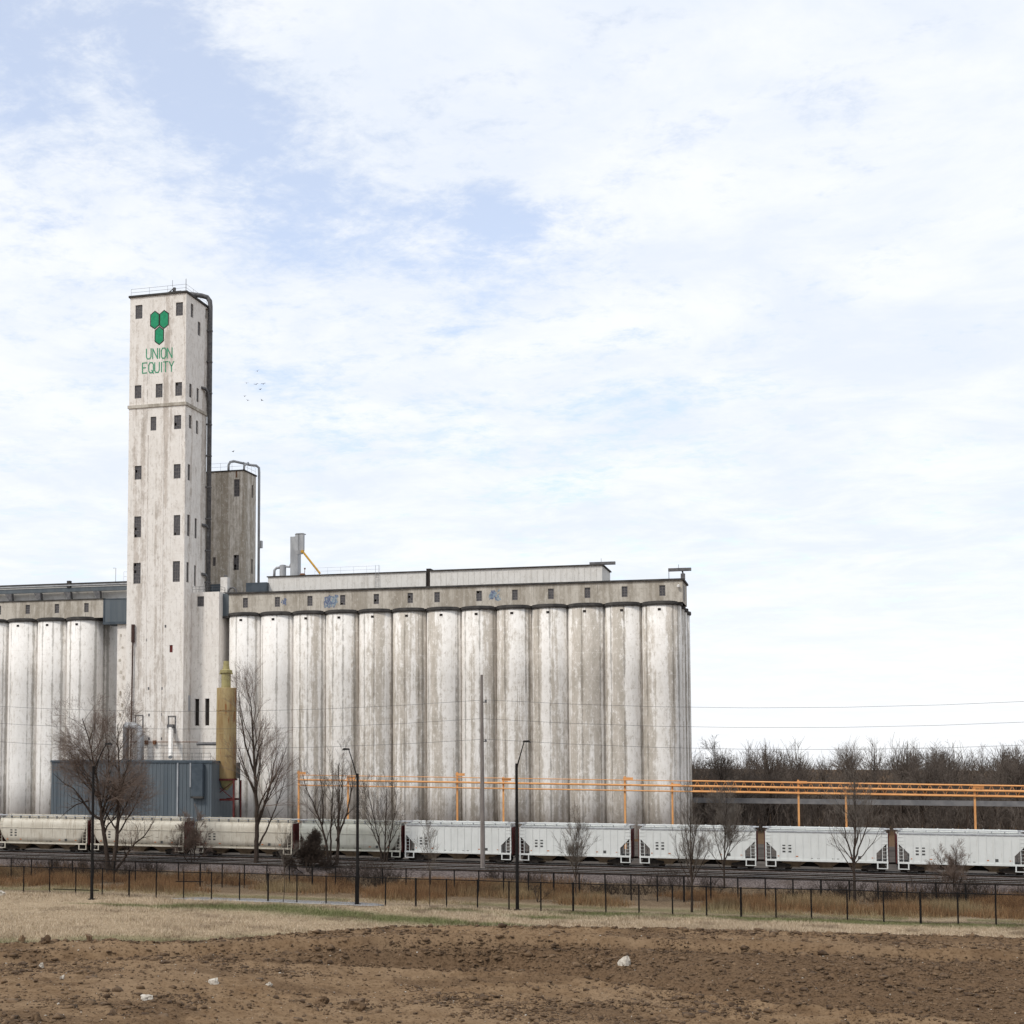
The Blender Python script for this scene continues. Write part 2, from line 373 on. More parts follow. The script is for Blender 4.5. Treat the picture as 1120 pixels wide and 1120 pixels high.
# masks for grass, green patches and darker ground at each spot
def cover(s, t):
    n = fbm(s*.35, t*.35, 77, 4, .6); n2 = fbm(s*.08, t*.14, 91, 3)
    grass = sstep(t+n*1.1, E_dirt(s)-.3, E_dirt(s)+.8)
    gs, gt = PZ(470, 1004, -1)
    E_g0 = np.interp(s, [PZ(x, y, -1)[0] for x, y in ((150, 991), (300, 994), (430, 1005), (520, 1011), (600, 1013))], [PZ(x, y, -1)[1] for x, y in ((150, 991), (300, 994), (430, 1005), (520, 1011), (600, 1013))])
    wd = np.interp(s, [-66, -58, -45, -33, -24, -20], [0, 1.3, 3.2, 2.8, 1.0, 0])
    green = np.exp(-((t-E_g0+n*1.2)/np.maximum(wd, .05))**2)*(wd > .06)
    for (px, py, rx, ry) in ((660, 1000, 5, 1.8), (590, 1003, 3, 1.1), (800, 1004, 9, 1.3), (490, 996, 4, .8), (900, 1008, 12, 1.3), (1050, 1012, 14, 1.3)):
        a, b = PZ(px, py, -1); green = np.maximum(green, np.exp(-(((s-a)/rx)**2+((t-b+n)/ry)**2)))
    green = np.maximum(green, .9*np.exp(-((t-E_dirt(s)-1.6+n*1.2)/2.0)**2)*(1-sstep(s, -44, -36))*(.45+.55*sstep(n2, -.3, .2)))
    green = np.maximum(green, .8*np.exp(-((t-129.3+n)/1.6)**2)*(n2 > -.25))
    dark = sstep(t+n*.5, E_foot(s)-.1, E_foot(s)+.5)*(1-.75*sstep(t+n*.3, E_crest(s)-.2, E_crest(s)+.5))*(1-sstep(t+n*.3, E_crest(s)+1.6, E_crest(s)+2.0))*sstep(s, -44, -30)
    dark = np.maximum(dark, .8*sstep(fbm(s*.16, t*.26, 123, 4, .65), .02, .35)*(1-grass))
    yard = sstep(t, 150, 152); grass = grass*(1-yard); dark = np.maximum(dark, yard)  # darkened to imitate shade behind the train, and for the wood's floor
    ditch = sstep(t, 130.5, 132.5)*(1-yard); dark = np.maximum(dark, ditch*sstep(226-t, 0, 1)); grass = grass*(1-.65*ditch*(t < 152))
    return grass, np.clip(green, 0, 1), np.clip(dark, 0, 1)
gr, gn, dk = cover(SX, TY)
m, g, b = newmat('soil_and_turf', 1.0, .04)
at = g.attr('cover')[0]; A = g.n.new('ShaderNodeSeparateColor'); g.l.new(at, A.inputs[0])
oc = g.coord()
n1 = g.noise(oc, .6, 8, .7); n2 = g.noise(oc, 4.0, 7, .72); n3 = g.noise(oc, .13, 4, .5); n4 = g.noise(oc, 14.0, 4, .7)
dirt = g.mix(g.ss(n1, .3, .7), (.165, .105, .059), (.242, .164, .098))
dirt = g.mix(g.m('MULTIPLY', g.ss(n2, .50, .62), .7), dirt, (.075, .043, .022))
dirt = g.mix(g.m('MULTIPLY', g.ss(n3, .45, .7), .35), dirt, (.27, .19, .12))
dirt = g.mix(g.m('MULTIPLY', A.outputs[2], .82), dirt, g.mix(g.ss(n2, .4, .65), (.125, .080, .048), (.060, .037, .021)))
dirt = g.mix(g.m('MULTIPLY', g.ss(n4, .70, .76), .8), dirt, (.42, .36, .29))
dry = g.mix(g.ss(n1, .3, .7), (.29, .22, .145), (.38, .295, .20))
grn = g.mix(g.ss(n1, .3, .7), (.085, .095, .035), (.13, .135, .055))
turf = g.mix(g.m('MULTIPLY', A.outputs[1], .85), dry, grn)
c = g.mix(A.outputs[0], dirt, turf)
g.l.new(c, b.inputs['Base Color'])
g.l.new(g.bump(g.m('ADD', g.m('MULTIPLY', n2, .7), g.m('MULTIPLY', n4, .3)), .9, .12), b.inputs['Normal'])
ground = np_mesh('ground', co, quads, m, True); tag(ground, kind='structure')
pcolor(ground, 'cover', np.stack([gr.ravel(), gn.ravel(), dk.ravel()], 1))

# ballast bed, tracks
m, g, b = newmat('track_ballast', 1.0, .05)
oc = g.coord(); v1 = g.n.new('ShaderNodeTexVoronoi'); v1.inputs['Scale'].default_value = 9; g.l.new(oc, v1.inputs['Vector'])
cb = g.mix(g.noise(oc, .35, 6, .65), (.115, .090, .082), (.18, .145, .134))
cb = g.mix(.5, cb, g.mix(g.ss(g.xyz(v1.outputs['Color'])[0], .2, .8), (.08, .066, .062), (.26, .225, .215)))
cb = g.mix(g.m('MULTIPLY', g.ss(g.noise(oc, .22, 5, .6), .5, .65), .6), cb, (.10, .075, .06))
g.l.new(cb, b.inputs['Base Color']); g.l.new(g.bump(v1.outputs['Distance'], .8, .08), b.inputs['Normal'])
M['ballast'] = m
mb = MB(); xs = list(np.arange(-420, 421, 3.0)); prof = [(149.2, -1.15), (151.0, -.35), (152.2, -.17), (164.6, -.17), (166.2, -.40), (168.6, -.95)]
rng = random.Random(5)
V = []
for x in xs:
    for (y, z) in prof: V.append((x, y+rng.uniform(-.18, .18)*(z < -.2), z+rng.uniform(-.03, .03)*(z < -.2)))
k = len(prof); Fq = [(i*k+j, (i+1)*k+j, (i+1)*k+j+1, i*k+j+1) for i in range(len(xs)-1) for j in range(k-1)]
mb.add(V, Fq); tag(mb.build('ballast', M['ballast']), kind='structure')
TRACKS = [(162.0, 'rail track under the grain hopper cars'), (157.2, 'empty middle rail track beside the hopper cars'), (153.4, 'empty rail track along the edge of the ballast')]
for ty, lab in TRACKS:
    t = thing('railway_track', lab, 'rail track', (0, ty, -.2), 'rail tracks on the ballast')
    for sgn in (-1, 1):
        y = ty+sgn*.75
        r = MB().prism_x([(y-.07, -.168), (y+.07, -.168), (y+.07, -.145), (y+.012, -.12), (y+.012, -.05), (y+.036, -.035), (y+.036, -.006), (y-.036, -.006), (y-.036, -.035), (y-.012, -.05), (y-.012, -.12), (y-.07, -.145)], -400, 400).build('rail', M['rail'], t)
        MB().box(-400, 400, y-.036, y+.036, -.0058, .012).build('rail_head', M['railtop'], r)
    sm = MB()
    for i in range(360):
        x = -165+i*.62+rng.uniform(-.04, .04); sm.box(x-.11, x+.11, ty-1.3+rng.uniform(-.05, .05), ty+1.3, -.30, -.153+rng.uniform(-.008, .008))
    tag(sm.build('sleepers', M['sleeper'], t), kind='stuff')
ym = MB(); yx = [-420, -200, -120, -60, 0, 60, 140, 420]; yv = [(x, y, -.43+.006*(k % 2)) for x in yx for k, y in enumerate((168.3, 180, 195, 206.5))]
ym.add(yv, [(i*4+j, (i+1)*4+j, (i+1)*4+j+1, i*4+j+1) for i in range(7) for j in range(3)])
M['yard_shade'] = simple('shade_toned_yard', (.06, .052, .046), (.10, .088, .078), .4, spec=.03, rough=1.0, bump=.5, bscale=4)  # yard coloured dark to imitate the shade seen beneath the train
tag(ym.build('yard', M['yard_shade']), kind='structure')
# worn asphalt path along the near fence
pm = MB(); px_ = np.linspace(PZ(150, 991, -1)[0], PZ(412, 994, -1)[0], 60); V = []
for i, x in enumerate(px_):
    w = 1.25*min(1, i/8, (59-i)/5)+.05; yc = FENCE_Y+.2+.25*sin(x*.11)
    for j in range(5):
        y = yc-w+2*w*j/4; V.append((x, y, gz(x, y)+.05))
pm.add(V, [(i*5+j, (i+1)*5+j, (i+1)*5+j+1, i*5+j+1) for i in range(59) for j in range(4)])
tag(pm.build('path', M['asphalt']), kind='structure')

# ------------------------------------------------------------------ windows in walls
def window_x(parent, P, h, cols, rows, inset=.16, mat=None, open_dark=False):
    """sash and glass filling the opening h=(a0,a1,b0,b1); P maps (along, up, inwards)"""
    a0, a1, b0, b1 = h
    def bar(mb, p0, p1, q0, q1, d0, d1):
        c = [P(p0, q0, d0), P(p1, q0, d0), P(p1, q1, d0), P(p0, q1, d0), P(p0, q0, d1), P(p1, q0, d1), P(p1, q1, d1), P(p0, q1, d1)]
        mb.add(c, [(0, 1, 2, 3), (4, 7, 6, 5), (0, 4, 5, 1), (1, 5, 6, 2), (2, 6, 7, 3), (3, 7, 4, 0)])
    f = MB(); w = .07; e = .004
    bar(f, a0+e, a0+w, b0+e, b1-e, inset-.03, inset+.03); bar(f, a1-w, a1-e, b0+e, b1-e, inset-.03, inset+.03)
    bar(f, a0+w, a1-w, b0+e, b0+w, inset-.03, inset+.03); bar(f, a0+w, a1-w, b1-w, b1-e, inset-.03, inset+.03)
    for i in range(1, cols): x = a0+(a1-a0)*i/cols; bar(f, x-.022, x+.022, b0+w, b1-w, inset-.02, inset+.02)
    for j in range(1, rows): z = b0+(b1-b0)*j/rows; bar(f, a0+w, a1-w, z-.024, z+.024, inset-.018, inset+.018)
    o = f.build('window', mat or M['sash'], parent)
    gl = MB()
    rr = random.Random(int(a0*1000+b0*77))
    for i in range(cols):
        for j in range(rows):
            if i == 0 and rr.random() < .12: continue                # a broken pane
            x0, x1 = a0+(a1-a0)*i/cols, a0+(a1-a0)*(i+1)/cols; z0, z1 = b0+(b1-b0)*j/rows, b0+(b1-b0)*(j+1)/rows
            dd = [inset+.008+rr.uniform(0, .02) for _ in range(4)]
            gl.quad(P(x0, z0, dd[0]), P(x1, z0, dd[1]), P(x1, z1, dd[2]), P(x0, z1, dd[3]))
    gl.build('glass', M['glass'], o)
    bk = MB(); bk.quad(P(a0+e, b0+e, inset+.6), P(a1-e, b0+e, inset+.6), P(a1-e, b1-e, inset+.6), P(a0+e, b1-e, inset+.6))
    bk.build('dark_interior', M['dark_open'], o)
    return o
def front(y): return lambda a, z, d: (a, y+d, z)           # wall facing the camera side
def rside(x): return lambda a, z, d: (x-d, a, z)           # wall facing +X
def hx(px0, px1, py0, py1, t):
    (a0, z1), (a1, z0) = PT(px0, py0, t), PT(px1, py1, t); return (a0, a1, z0, z1)

# ------------------------------------------------------------------ headhouse tower
TF = 208.0
TX0, TX1 = -104.58, -94.57; TT = 86.45; TY1 = 216.6; TB = -.45
BAND = PT(170, 443.5, TF)[1]
tower = thing('headhouse_tower', 'tall white concrete headhouse tower with green emblem and lettering', 'tower', (TX0, TF, TB))
upF = [hx(148.2, 155.7, 334, 348.3, TF), hx(192.4, 200, 331, 344.9, TF), hx(147.3, 154.6, 421.7, 435.5, TF), hx(170.3, 177.7, 420, 434.5, TF), hx(191.7, 199, 418.3, 432.6, TF)]
loF = [hx(164.7, 170.8, 456, 470.7, TF), hx(190.4, 198.1, 454.3, 469, TF), hx(147.4, 154.7, 509.7, 524.3, TF), hx(190, 197.4, 507.8, 523.2, TF),
       hx(146.8, 154.1, 565, 587.7, TF), hx(190, 197, 563.5, 585.4, TF), hx(146, 153.7, 615.8, 638.3, TF), hx(189, 196.6, 613.9, 636.3, TF), hx(185.4, 188.8, 705.5, 713.5, TF)]
def hs(px0, px1, py0, py1, s):
    (b0, _), (b1, _) = PS(px0, 400, s), PS(px1, 400, s); zc = PS((px0+px1)/2, py0, s)[1], PS((px0+px1)/2, py1, s)[1]
    return (b0, b1, zc[1], zc[0])
upR = [hs(208.2, 211, 332, 347, TX1), hs(216, 219, 352, 367, TX1), hs(224.3, 227.4, 337.5, 349, TX1), hs(207.3, 210, 420, 435, TX1), hs(215.3, 217.8, 425, 440, TX1)]
loR = [hs(207.2, 210, 454.5, 469, TX1), hs(215, 217.4, 460.5, 475, TX1), hs(206.4, 209.2, 508.5, 526, TX1), hs(206.3, 209.2, 563.5, 587, TX1), hs(214.5, 216.9, 567.5, 589.5, TX1),
       hs(206, 208.6, 615.5, 637.5, TX1), hs(214.3, 216.4, 619, 641.5, TX1)]
mb = MB()
mb.wall(front(TF), TX0, TX1, BAND+.25, TT, upF, .35); mb.wall(front(TF), TX0, TX1, TB, BAND-.25, loF, .35)
mb.wall(rside(TX1), TF, TY1, BAND+.25, TT, upR, .35); mb.wall(rside(TX1), TF, TY1, TB, BAND-.25, loR, .35)
for z0, z1 in ((TB, BAND-.25), (BAND+.25, TT)):
    mb.quad((TX0, TY1, z0), (TX0, TF, z0), (TX0, TF, z1), (TX0, TY1, z1)); mb.quad((TX1, TY1, z0), (TX0, TY1, z0), (TX0, TY1, z1), (TX1, TY1, z1))
mb.quad((TX0, TF, TT), (TX1, TF, TT), (TX1, TY1, TT), (TX0, TY1, TT))
mb.build('wall', M['tower'], tower)
# pilaster strips give the shaft its slip-form seams
for px, w in ((160.3, .16), (177.2, .16), (200.5, .3)):
    x = PT(px, 640, TF)[0]; MB().box(x-w/2, x+w/2, TF-.05, TF+.02, TB, PT(px, 476, TF)[1]-(.0 if w < .2 else 1)).build('pilaster', M['tower'], tower)
MB().box(TX0-.18, TX1+.18, TF-.18, TY1+.18, BAND-.25, BAND+.25).build('belt_course', M['gallery'], tower)
MB().box(TX0-.22, TX1+.22, TF-.22, TY1+.22, TT, TT+.32).build('roof', M['tar'], tower)
for i, h in enumerate(upF): window_x(tower, front(TF), h, 3, 4)
for i, h in enumerate(loF[:-1]): window_x(tower, front(TF), h, 3, 4 if i < 4 else 6)
h = loF[-1]; MB().box(h[0]+.01, h[1]-.01, TF+.1, TF+.2, h[2]+.01, h[3]-.01).build('red_shutter', M['rust_dk'], tower)
for i, h in enumerate(upR+loR):
    if i == 2: MB().quad((TX1-.3, h[0], h[2]), (TX1-.3, h[1], h[2]), (TX1-.3, h[1], h[3]), (TX1-.3, h[0], h[3])).build('broken_opening', M['dark_open'], tower)
    else: window_x(tower, rside(TX1), h, 2, 4 if i < 7 else 6)
# emblem: three long hexagons, a dark edge under a green face
em = tower
def hexpoly(cx, z0, z1, hw, sl): return [(cx, z0), (cx+hw, z0+sl), (cx+hw, z1-sl), (cx, z1), (cx-hw, z1-sl), (cx-hw, z0+sl)]
def flat(poly, y0, y1, name, mat, parent): return MB().prism_y(poly, y0, y1).build(name, mat, parent)
def wp(x, y): return PT(130+x/10.18, 310+y/10.18, TF)
for (cxp, top, bot) in ((402, 303, 512), (505, 294, 508), (452, 476, 687)):
    (cxw, z1), (_, z0) = wp(cxp, top), wp(cxp, bot); hw = .84; sl = .62
    o = flat(hexpoly(cxw, z0, z1, hw, sl), TF-.022, TF-.004, 'emblem_hexagon', M['outline'], tower)
    flat(hexpoly(cxw, z0+.2, z1-.2, hw-.16, sl-.09), TF-.034, TF-.0222, 'emblem_face', M['green'], o)
# lettering: stroke letters
LET = {'U': [[(0, 1), (0, .22), (.18, 0), (.62, 0), (.8, .22), (.8, 1)]], 'N': [[(0, 0), (0, 1), (.8, 0), (.8, 1)]], 'I': [[(.1, 0), (.1, 1)]],
       'O': [[(.2, 0), (0, .22), (0, .78), (.2, 1), (.6, 1), (.8, .78), (.8, .22), (.6, 0), (.2, 0)]], 'E': [[(.8, 1), (0, 1), (0, 0), (.8, 0)], [(0, .52), (.6, .52)]],
       'Q': [[(.2, 0), (0, .22), (0, .78), (.2, 1), (.6, 1), (.8, .78), (.8, .22), (.6, 0), (.2, 0)], [(.5, .25), (.85, -.08)]], 'T': [[(0, 1), (.8, 1)], [(.4, 1), (.4, 0)]],
       'Y': [[(0, 1), (.4, .5), (.4, 0)], [(.8, 1), (.4, .5)]]}
def letters(word, xs, y0p, y1p, dyp):
    for i, (ch, (xa, xb)) in enumerate(zip(word, xs)):
        yy = dyp*i
        (ax, z1), (bx, z0) = wp(xa, y0p-yy), wp(xb, y1p-yy); mb = MB(); wgt = .19
        for st in LET[ch]:
            pts = [Vector((ax+(bx-ax)*u/.8 if ch != 'I' else (ax+bx)/2, 0, z0+(z1-z0)*v)) for u, v in st]
            for j, (p, q) in enumerate(zip(pts, pts[1:])):
                dd = (q-p).normalized(); nn = Vector((-dd.z, 0, dd.x))*wgt/2; p2 = p-dd*.05; q2 = q+dd*.05; yo = -.003*j
                mb.add([(*(p2-nn).xz, ), ] and [((p2-nn).x, TF-.012+yo, (p2-nn).z), ((q2-nn).x, TF-.012+yo, (q2-nn).z), ((q2+nn).x, TF-.012+yo, (q2+nn).z), ((p2+nn).x, TF-.012+yo, (p2+nn).z)], [(0, 1, 2, 3)])
        mb.build('letter', M['green_letter'], tower)
letters('UNION', [(308, 358), (378, 430), (447, 460), (474, 524), (540, 592)], 730, 838, 2.6)
letters('EQUITY', [(264, 312), (334, 384), (400, 450), (468, 482), (496, 546), (562, 610)], 888, 996, 3.4)
# roof: railing, hatch frame, masts
def railing(parent, pts, h, posts=1.8, mat='steel_dk', r=.022, rails=2):
    mb = MB()
    for p, q in zip(pts, pts[1:]):
        p, q = Vector(p), Vector(q); n = max(1, round((q-p).length/posts))
        for i in range(n+1):
            a = p.lerp(q, i/n); mb.tube([a, a+Vector((0, 0, h))], r, 4)
        for k in range(rails):
            z = Vector((0, 0, h*(k+1)/rails)); mb.tube([p+z, q+z], r, 4)
    return mb.build('railing', M[mat], parent)
zt = TT+.32
railing(tower, [(TX0+.1, TF+.1, zt), (TX1-.1, TF+.1, zt), (TX1-.1, TY1-.1, zt)], 1.15, 3.2)
mb = MB(); mb.tube([(TX0+6, TF+.8, zt), (TX0+7.2, TF+.8, zt+.75), (TX0+8.2, TF+.8, zt+.05)], .09, 5); mb.box(TX0+6.6, TX0+8.6, TF+1, TF+2.4, zt, zt+.5); mb.tube([(TX0+7.3, TF+1.2, zt+.5), (TX0+7.3, TF+1.2, zt+1.1)], .3, 6)
mb.build('roof_hatch', M['steel_dk'], tower)
mb = MB(); mb.tube([(TX1-.2, TF+.25, zt), (TX1-.2, TF+.25, zt+2.1)], .05, 4); mb.tube([(TX0+7.4, TF+.3, zt+1), (TX0+7.4, TF+.3, zt+2.1)], .035, 4); mb.build('mast', M['steel_dk'], tower)
# big spout pipe down the right rear corner with brackets and branch elbows
xp, yp = TX1+.45, TY1+.1; ztop = PS(231, 326, xp)[1]
mb = MB(); mb.tube([(TX1-2.6, yp-2.2, ztop+.2), (TX1-.9, yp-.6, ztop+.25), (xp-.55, yp-.1, ztop+.05), (xp-.1, yp, ztop-.6), (xp, yp, ztop-1.6), (xp, yp, 36.5)], .40, 10)
pp = mb.build('spout_pipe', M['steel_dk'], tower, True)
mb = MB()
for z in np.arange(40, 84, 5.3): mb.box(TX1+.005, xp+.5, yp-.5, yp-.42, z, z+.25); mb.lathe(xp, yp, [(.46, z), (.46, z+.22)], 10)
mb.build('pipe_bracket', M['steel_dk'], pp)
for (px, py) in ((220, 424), (220.5, 574), (220, 628)):
    y0, z0 = PS(px, py, TX1); mb = MB(); mb.tube([(TX1+.05, y0, z0), (TX1+.35, y0+.8, z0), (TX1+.42, y0+1.7, z0-.3), (TX1+.42, yp-.3, z0-1.6), (TX1+.42, yp-.1, z0-2.8)], .24, 8)
    mb.build('branch_pipe', M['steel_dk'], tower, True)
# right annex, lower than the shaft and set back
AY = PS(209.3, 700, TX1)[0]; AX1 = PT(239.3, 700, AY)[0]; AZ = PT(225, 647.5, AY)[1]; AY1 = AY+4.6
anx = [hx(215.7, 223, 652.3, 663.3, AY), hx(213, 217.6, 764.3, 793.7, AY), hx(224.2, 228.8, 764, 793.5, AY)]
mb = MB(); mb.wall(front(AY), TX1+.001, AX1, TB, AZ, anx, .5)
mb.quad((AX1, AY, TB), (AX1, AY1, TB), (AX1, AY1, AZ), (AX1, AY, AZ)); mb.quad((TX1, AY, AZ), (AX1, AY, AZ), (AX1, AY1, AZ), (TX1, AY1, AZ)); mb.quad((AX1, AY1, TB), (TX1, AY1, TB), (TX1, AY1, AZ), (AX1, AY1, AZ))
an = mb.build('annex_wall', M['tower'], tower)
window_x(tower, front(AY), anx[0], 3, 3)
for h in anx[1:]: MB().box(h[0]+.005, h[1]-.005, AY+.42, AY+.49, h[2]+.005, h[3]-.005).build('dark_slot', M['dark_open'], tower)
railing(tower, [(TX1+.1, AY+.05, AZ), (AX1-.05, AY+.05, AZ), (AX1-.05, AY1, AZ)], .9, 1.2)
y0, z1 = PS(206, 760.5, TX1); y1, z0 = PS(207.8, 777.5, TX1); MB().box(TX1-.05, TX1+.06, y0, y1, z0, z1).build('vent_louvre', M['steel_gy'], tower)
# left recess wall
LX0, LZ = PT(128.3, 700, TF+4.5)[0], PT(130, 684, TF+4.5)[1]
MB().box(LX0, TX0-.002, TF+4.5, TF+8, TB, LZ+3).build('side_bay', M['tower'], tower)
rng = random.Random(3)
for py in (695, 708, 722, 735, 741, 758, 771, 782):
    x, z = PT(rng.uniform(131, 136), py, TF+4.5); a, b_ = rng.uniform(.12, .26), rng.uniform(.15, .4)
    MB().prism_y([(x-a, z-b_), (x+a*.6, z-b_*1.2), (x+a, z), (x+a*.5, z+b_), (x-a*.7, z+b_*.8)], TF+4.46, TF+4.52).build('patch', M['gallery'], tower)
# black downpipe on the left front
(xa, za), (xb, zb) = PT(145.5, 683, TF-.3), PT(143, 829, TF-.3)
mb = MB(); mb.tube([(xa, TF-.3, za), (xa+.02, TF-.3, za-2.9)], .3, 8); mb.tube([(xa, TF-.3, za-2.8), (xb, TF-.3, zb)], .12, 8); M['pipe_brown'] = simple('rust_brown_pipe', (.045, .026, .022), (.085, .045, .036), 3); mb.build('downpipe', M['pipe_brown'], tower)
# form-tie holes
mb = MB()
for (px, py) in ((162.5, 753), (177, 753), (163, 782), (176, 781.5), (163, 808), (176.5, 808), (160, 700), (181, 685)):
    x, z = PT(px, py, TF); mb.box(x-.14, x+.14, TF-.012, TF+.02, z-.22, z+.22)
mb.build('tie_hole_patch', M['steel_dk'], tower)

# ------------------------------------------------------------------ silo blocks
PITCH_S, RS, ROW0 = 5.51, 2.95, 214.25; SZ = 34.05
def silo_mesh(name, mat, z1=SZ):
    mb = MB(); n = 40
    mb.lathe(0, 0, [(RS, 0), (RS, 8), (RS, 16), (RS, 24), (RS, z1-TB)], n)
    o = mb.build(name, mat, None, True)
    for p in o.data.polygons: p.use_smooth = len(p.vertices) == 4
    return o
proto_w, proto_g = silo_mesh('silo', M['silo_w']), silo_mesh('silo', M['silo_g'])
capm = MB(); capm.lathe(0, 0, [(RS+.18, -.12), (RS+.24, .05), (RS+.20, .40), (RS-.2, .50)], 40); capp = capm.build('silo_cap', M['tar'])
ventm = MB(); ventm.box(-.22, .22, -RS-.05, -RS+.3, 0, .32); ventp = ventm.build('vent_hole', M['dark_open'])
def add_silo(parent, x, y, proto, i):
    o = proto.copy(); COL.objects.link(o); o.parent = parent; o.location = Vector((x, y, TB))-parent.location
    c = capp.copy(); COL.objects.link(c); c.parent = o; c.location = (0, 0, SZ-TB)
    if y < ROW0+1:
        v = ventp.copy(); COL.objects.link(v); v.parent = o; v.location = (0, 0, SZ-TB-.95)
    return o
# right block: 13 bins along the front, four rows deep
SX_LAST = -19.95; NR = 13
SX_FIRST = SX_LAST-PITCH_S*(NR-1)
right = thing('grain_silo_block', 'long row of thirteen streaked grey concrete grain silos with gallery on top', 'grain silos', (SX_FIRST, ROW0, TB))
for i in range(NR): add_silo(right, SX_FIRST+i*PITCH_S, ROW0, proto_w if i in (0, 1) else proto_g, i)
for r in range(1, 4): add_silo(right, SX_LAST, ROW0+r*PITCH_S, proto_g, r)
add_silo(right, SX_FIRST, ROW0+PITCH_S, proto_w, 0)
GX0, GX1 = PT(250.5, 650, 212.4)[0], PT(746.3, 637, 212.4)[0]; GF = 212.4; GZ0, GZ1 = SZ+.30, 37.55; GYB = GF+8.2
MB().box(SX_FIRST-1.5, SX_LAST+1.6, ROW0-.6, ROW0+3*PITCH_S+1.5, SZ-.6, SZ+.30).build('roof_slab', M['tar'], right)
WX = [PT(x, 650, GF)[0] for x in (268.4, 303.4, 339, 374.8, 411.6, 448.7, 478, 524, 563.2, 602.6, 642.5, 683.2, 724.5)]
def zwin(x): return (x-.44, x+.44, 35.3, 36.9)
mb = MB(); mb.wall(front(GF), GX0, GX1, GZ0, GZ1, [zwin(x) for x in WX], .3)
mb.quad((GX1, GF, GZ0), (GX1, GYB, GZ0), (GX1, GYB, GZ1), (GX1, GF, GZ1)); mb.quad((GX0, GYB, GZ0), (GX0, GF, GZ0), (GX0, GF, GZ1), (GX0, GYB, GZ1)); mb.quad((GX1, GYB, GZ0), (GX0, GYB, GZ0), (GX0, GYB, GZ1), (GX1, GYB, GZ1))
gal = mb.build('gallery_wall', M['gallery'], right)
MB().box(GX0-.2, GX1+.25, GF-.22, GYB+.2, GZ1, GZ1+.28).build('gallery_roof', M['tar'], right)
for x in WX: window_x(right, front(GF), zwin(x), 2, 4)
for (ya, yb) in ((GF+2.2, GF+3.6),): MB().box(GX1-.02, GX1+.04, ya, yb, 34.8, 37.0).build('end_door', M['steel_dk'], right)
MB().lathe(GX1-.55, GF-.35, [(.05, 36.4), (.22, 36.5), (.22, 36.8), (.05, 36.9)], 10).build('floodlight', M['white_metal'], right)
# graffiti on the gallery wall: sprayed loops
def graffiti(cx, cz, w, h, n, seed, mats):
    r = random.Random(seed)
    for k, mt in enumerate(mats):
        mb = MB()
        for i in range(n):
            a = Vector((cx+r.uniform(-.5, .5)*w, 0, cz+r.uniform(-.5, .5)*h)); ang = r.uniform(0, 6.28); pts = [a]
            for j in range(5): ang += r.uniform(-1.3, 1.3); pts.append(pts[-1]+Vector((cos(ang)*w*.12, 0, sin(ang)*h*.2)))
            for j, (p, q) in enumerate(zip(pts, pts[1:])):
                if (q-p).length < 1e-4: continue
                if abs(q.x-cx) > w*.6 or abs(q.z-cz) > h*.55: break
                dd = (q-p).normalized(); nn = Vector((-dd.z, 0, dd.x))*r.uniform(.07, .13); yy = GF-.006-.002*k-.0007*(i % 6)-.0002*j
                mb.add([((p-nn).x, yy, (p-nn).z), ((q-nn).x, yy, (q-nn).z), ((q+nn).x, yy, (q+nn).z), ((p+nn).x, yy, (p+nn).z)], [(0, 1, 2, 3)])
        if mb.f: mb.build('graffiti', mt, right)
graffiti(PT(311, 654, GF)[0], 36.05, .9, 1.1, 10, 1, [M['graffiti']])
graffiti(PT(362.5, 654, GF)[0], 35.95, 2.0, 1.9, 14, 2, [M['graffiti2'], M['graffiti']])
graffiti(PT(541, 649, GF)[0], 36.15, 1.5, 1.6, 10, 4, [M['graffiti'], M['graffiti2']])
# white penthouse along the roof, in two lengths with a dark gap
PF = GF+3.0; PX0, PX1, PXg = PT(293, 640, PF)[0], PT(658.5, 625, PF)[0], PT(468, 630, PF)[0]; PZ1 = PT(470, 625, PF)[1]; PB = PF+9.5
mb = MB()
mb.box(PX0, PXg-.35, PF, PB, GZ1+.28, PZ1-.05); mb.box(PXg+.35, PX1, PF+.02, PB, GZ1+.28, PZ1)
pent = mb.build('penthouse_wall', M['pent'], right)
mb = MB()
for i in range(1, 60):
    x = PX0+(PX1-PX0)*i/60
    if abs(x-PXg) > .6: mb.box(x-.03, x+.03, PF-.03, PF+.03, GZ1+.3, PZ1-.08)
mb.build('sheet_seams', M['pent'], right)
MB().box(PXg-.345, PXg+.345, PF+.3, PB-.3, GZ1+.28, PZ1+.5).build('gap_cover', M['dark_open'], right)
mb = MB(); mb.box(PX0-.15, PXg-.36, PF-.2, PB+.2, PZ1-.048, PZ1+.12); mb.box(PXg+.36, PX1+.2, PF-.2, PB+.2, PZ1+.002, PZ1+.2); mb.build('penthouse_roof', M['tar'], right)
railing(right, [(PX0+8, PF+.2, PZ1+.12), (PT(415, 622, PF)[0], PF+.2, PZ1+.12)], 1.1, 2.2, 'steel_gy', .015)
xl = PT(413, 625, PF)[0]; mb = MB()
for dx_ in (-.28, .28): mb.tube([(xl+dx_, PF-.24, GZ1+.2), (xl+dx_, PF-.24, PZ1+1.3)], .03, 4)
for z in np.arange(GZ1+.5, PZ1+.2, .35): mb.tube([(xl-.28, PF-.24, z), (xl+.28, PF-.24, z)], .015, 4)
mb.build('ladder', M['steel_gy'], right)
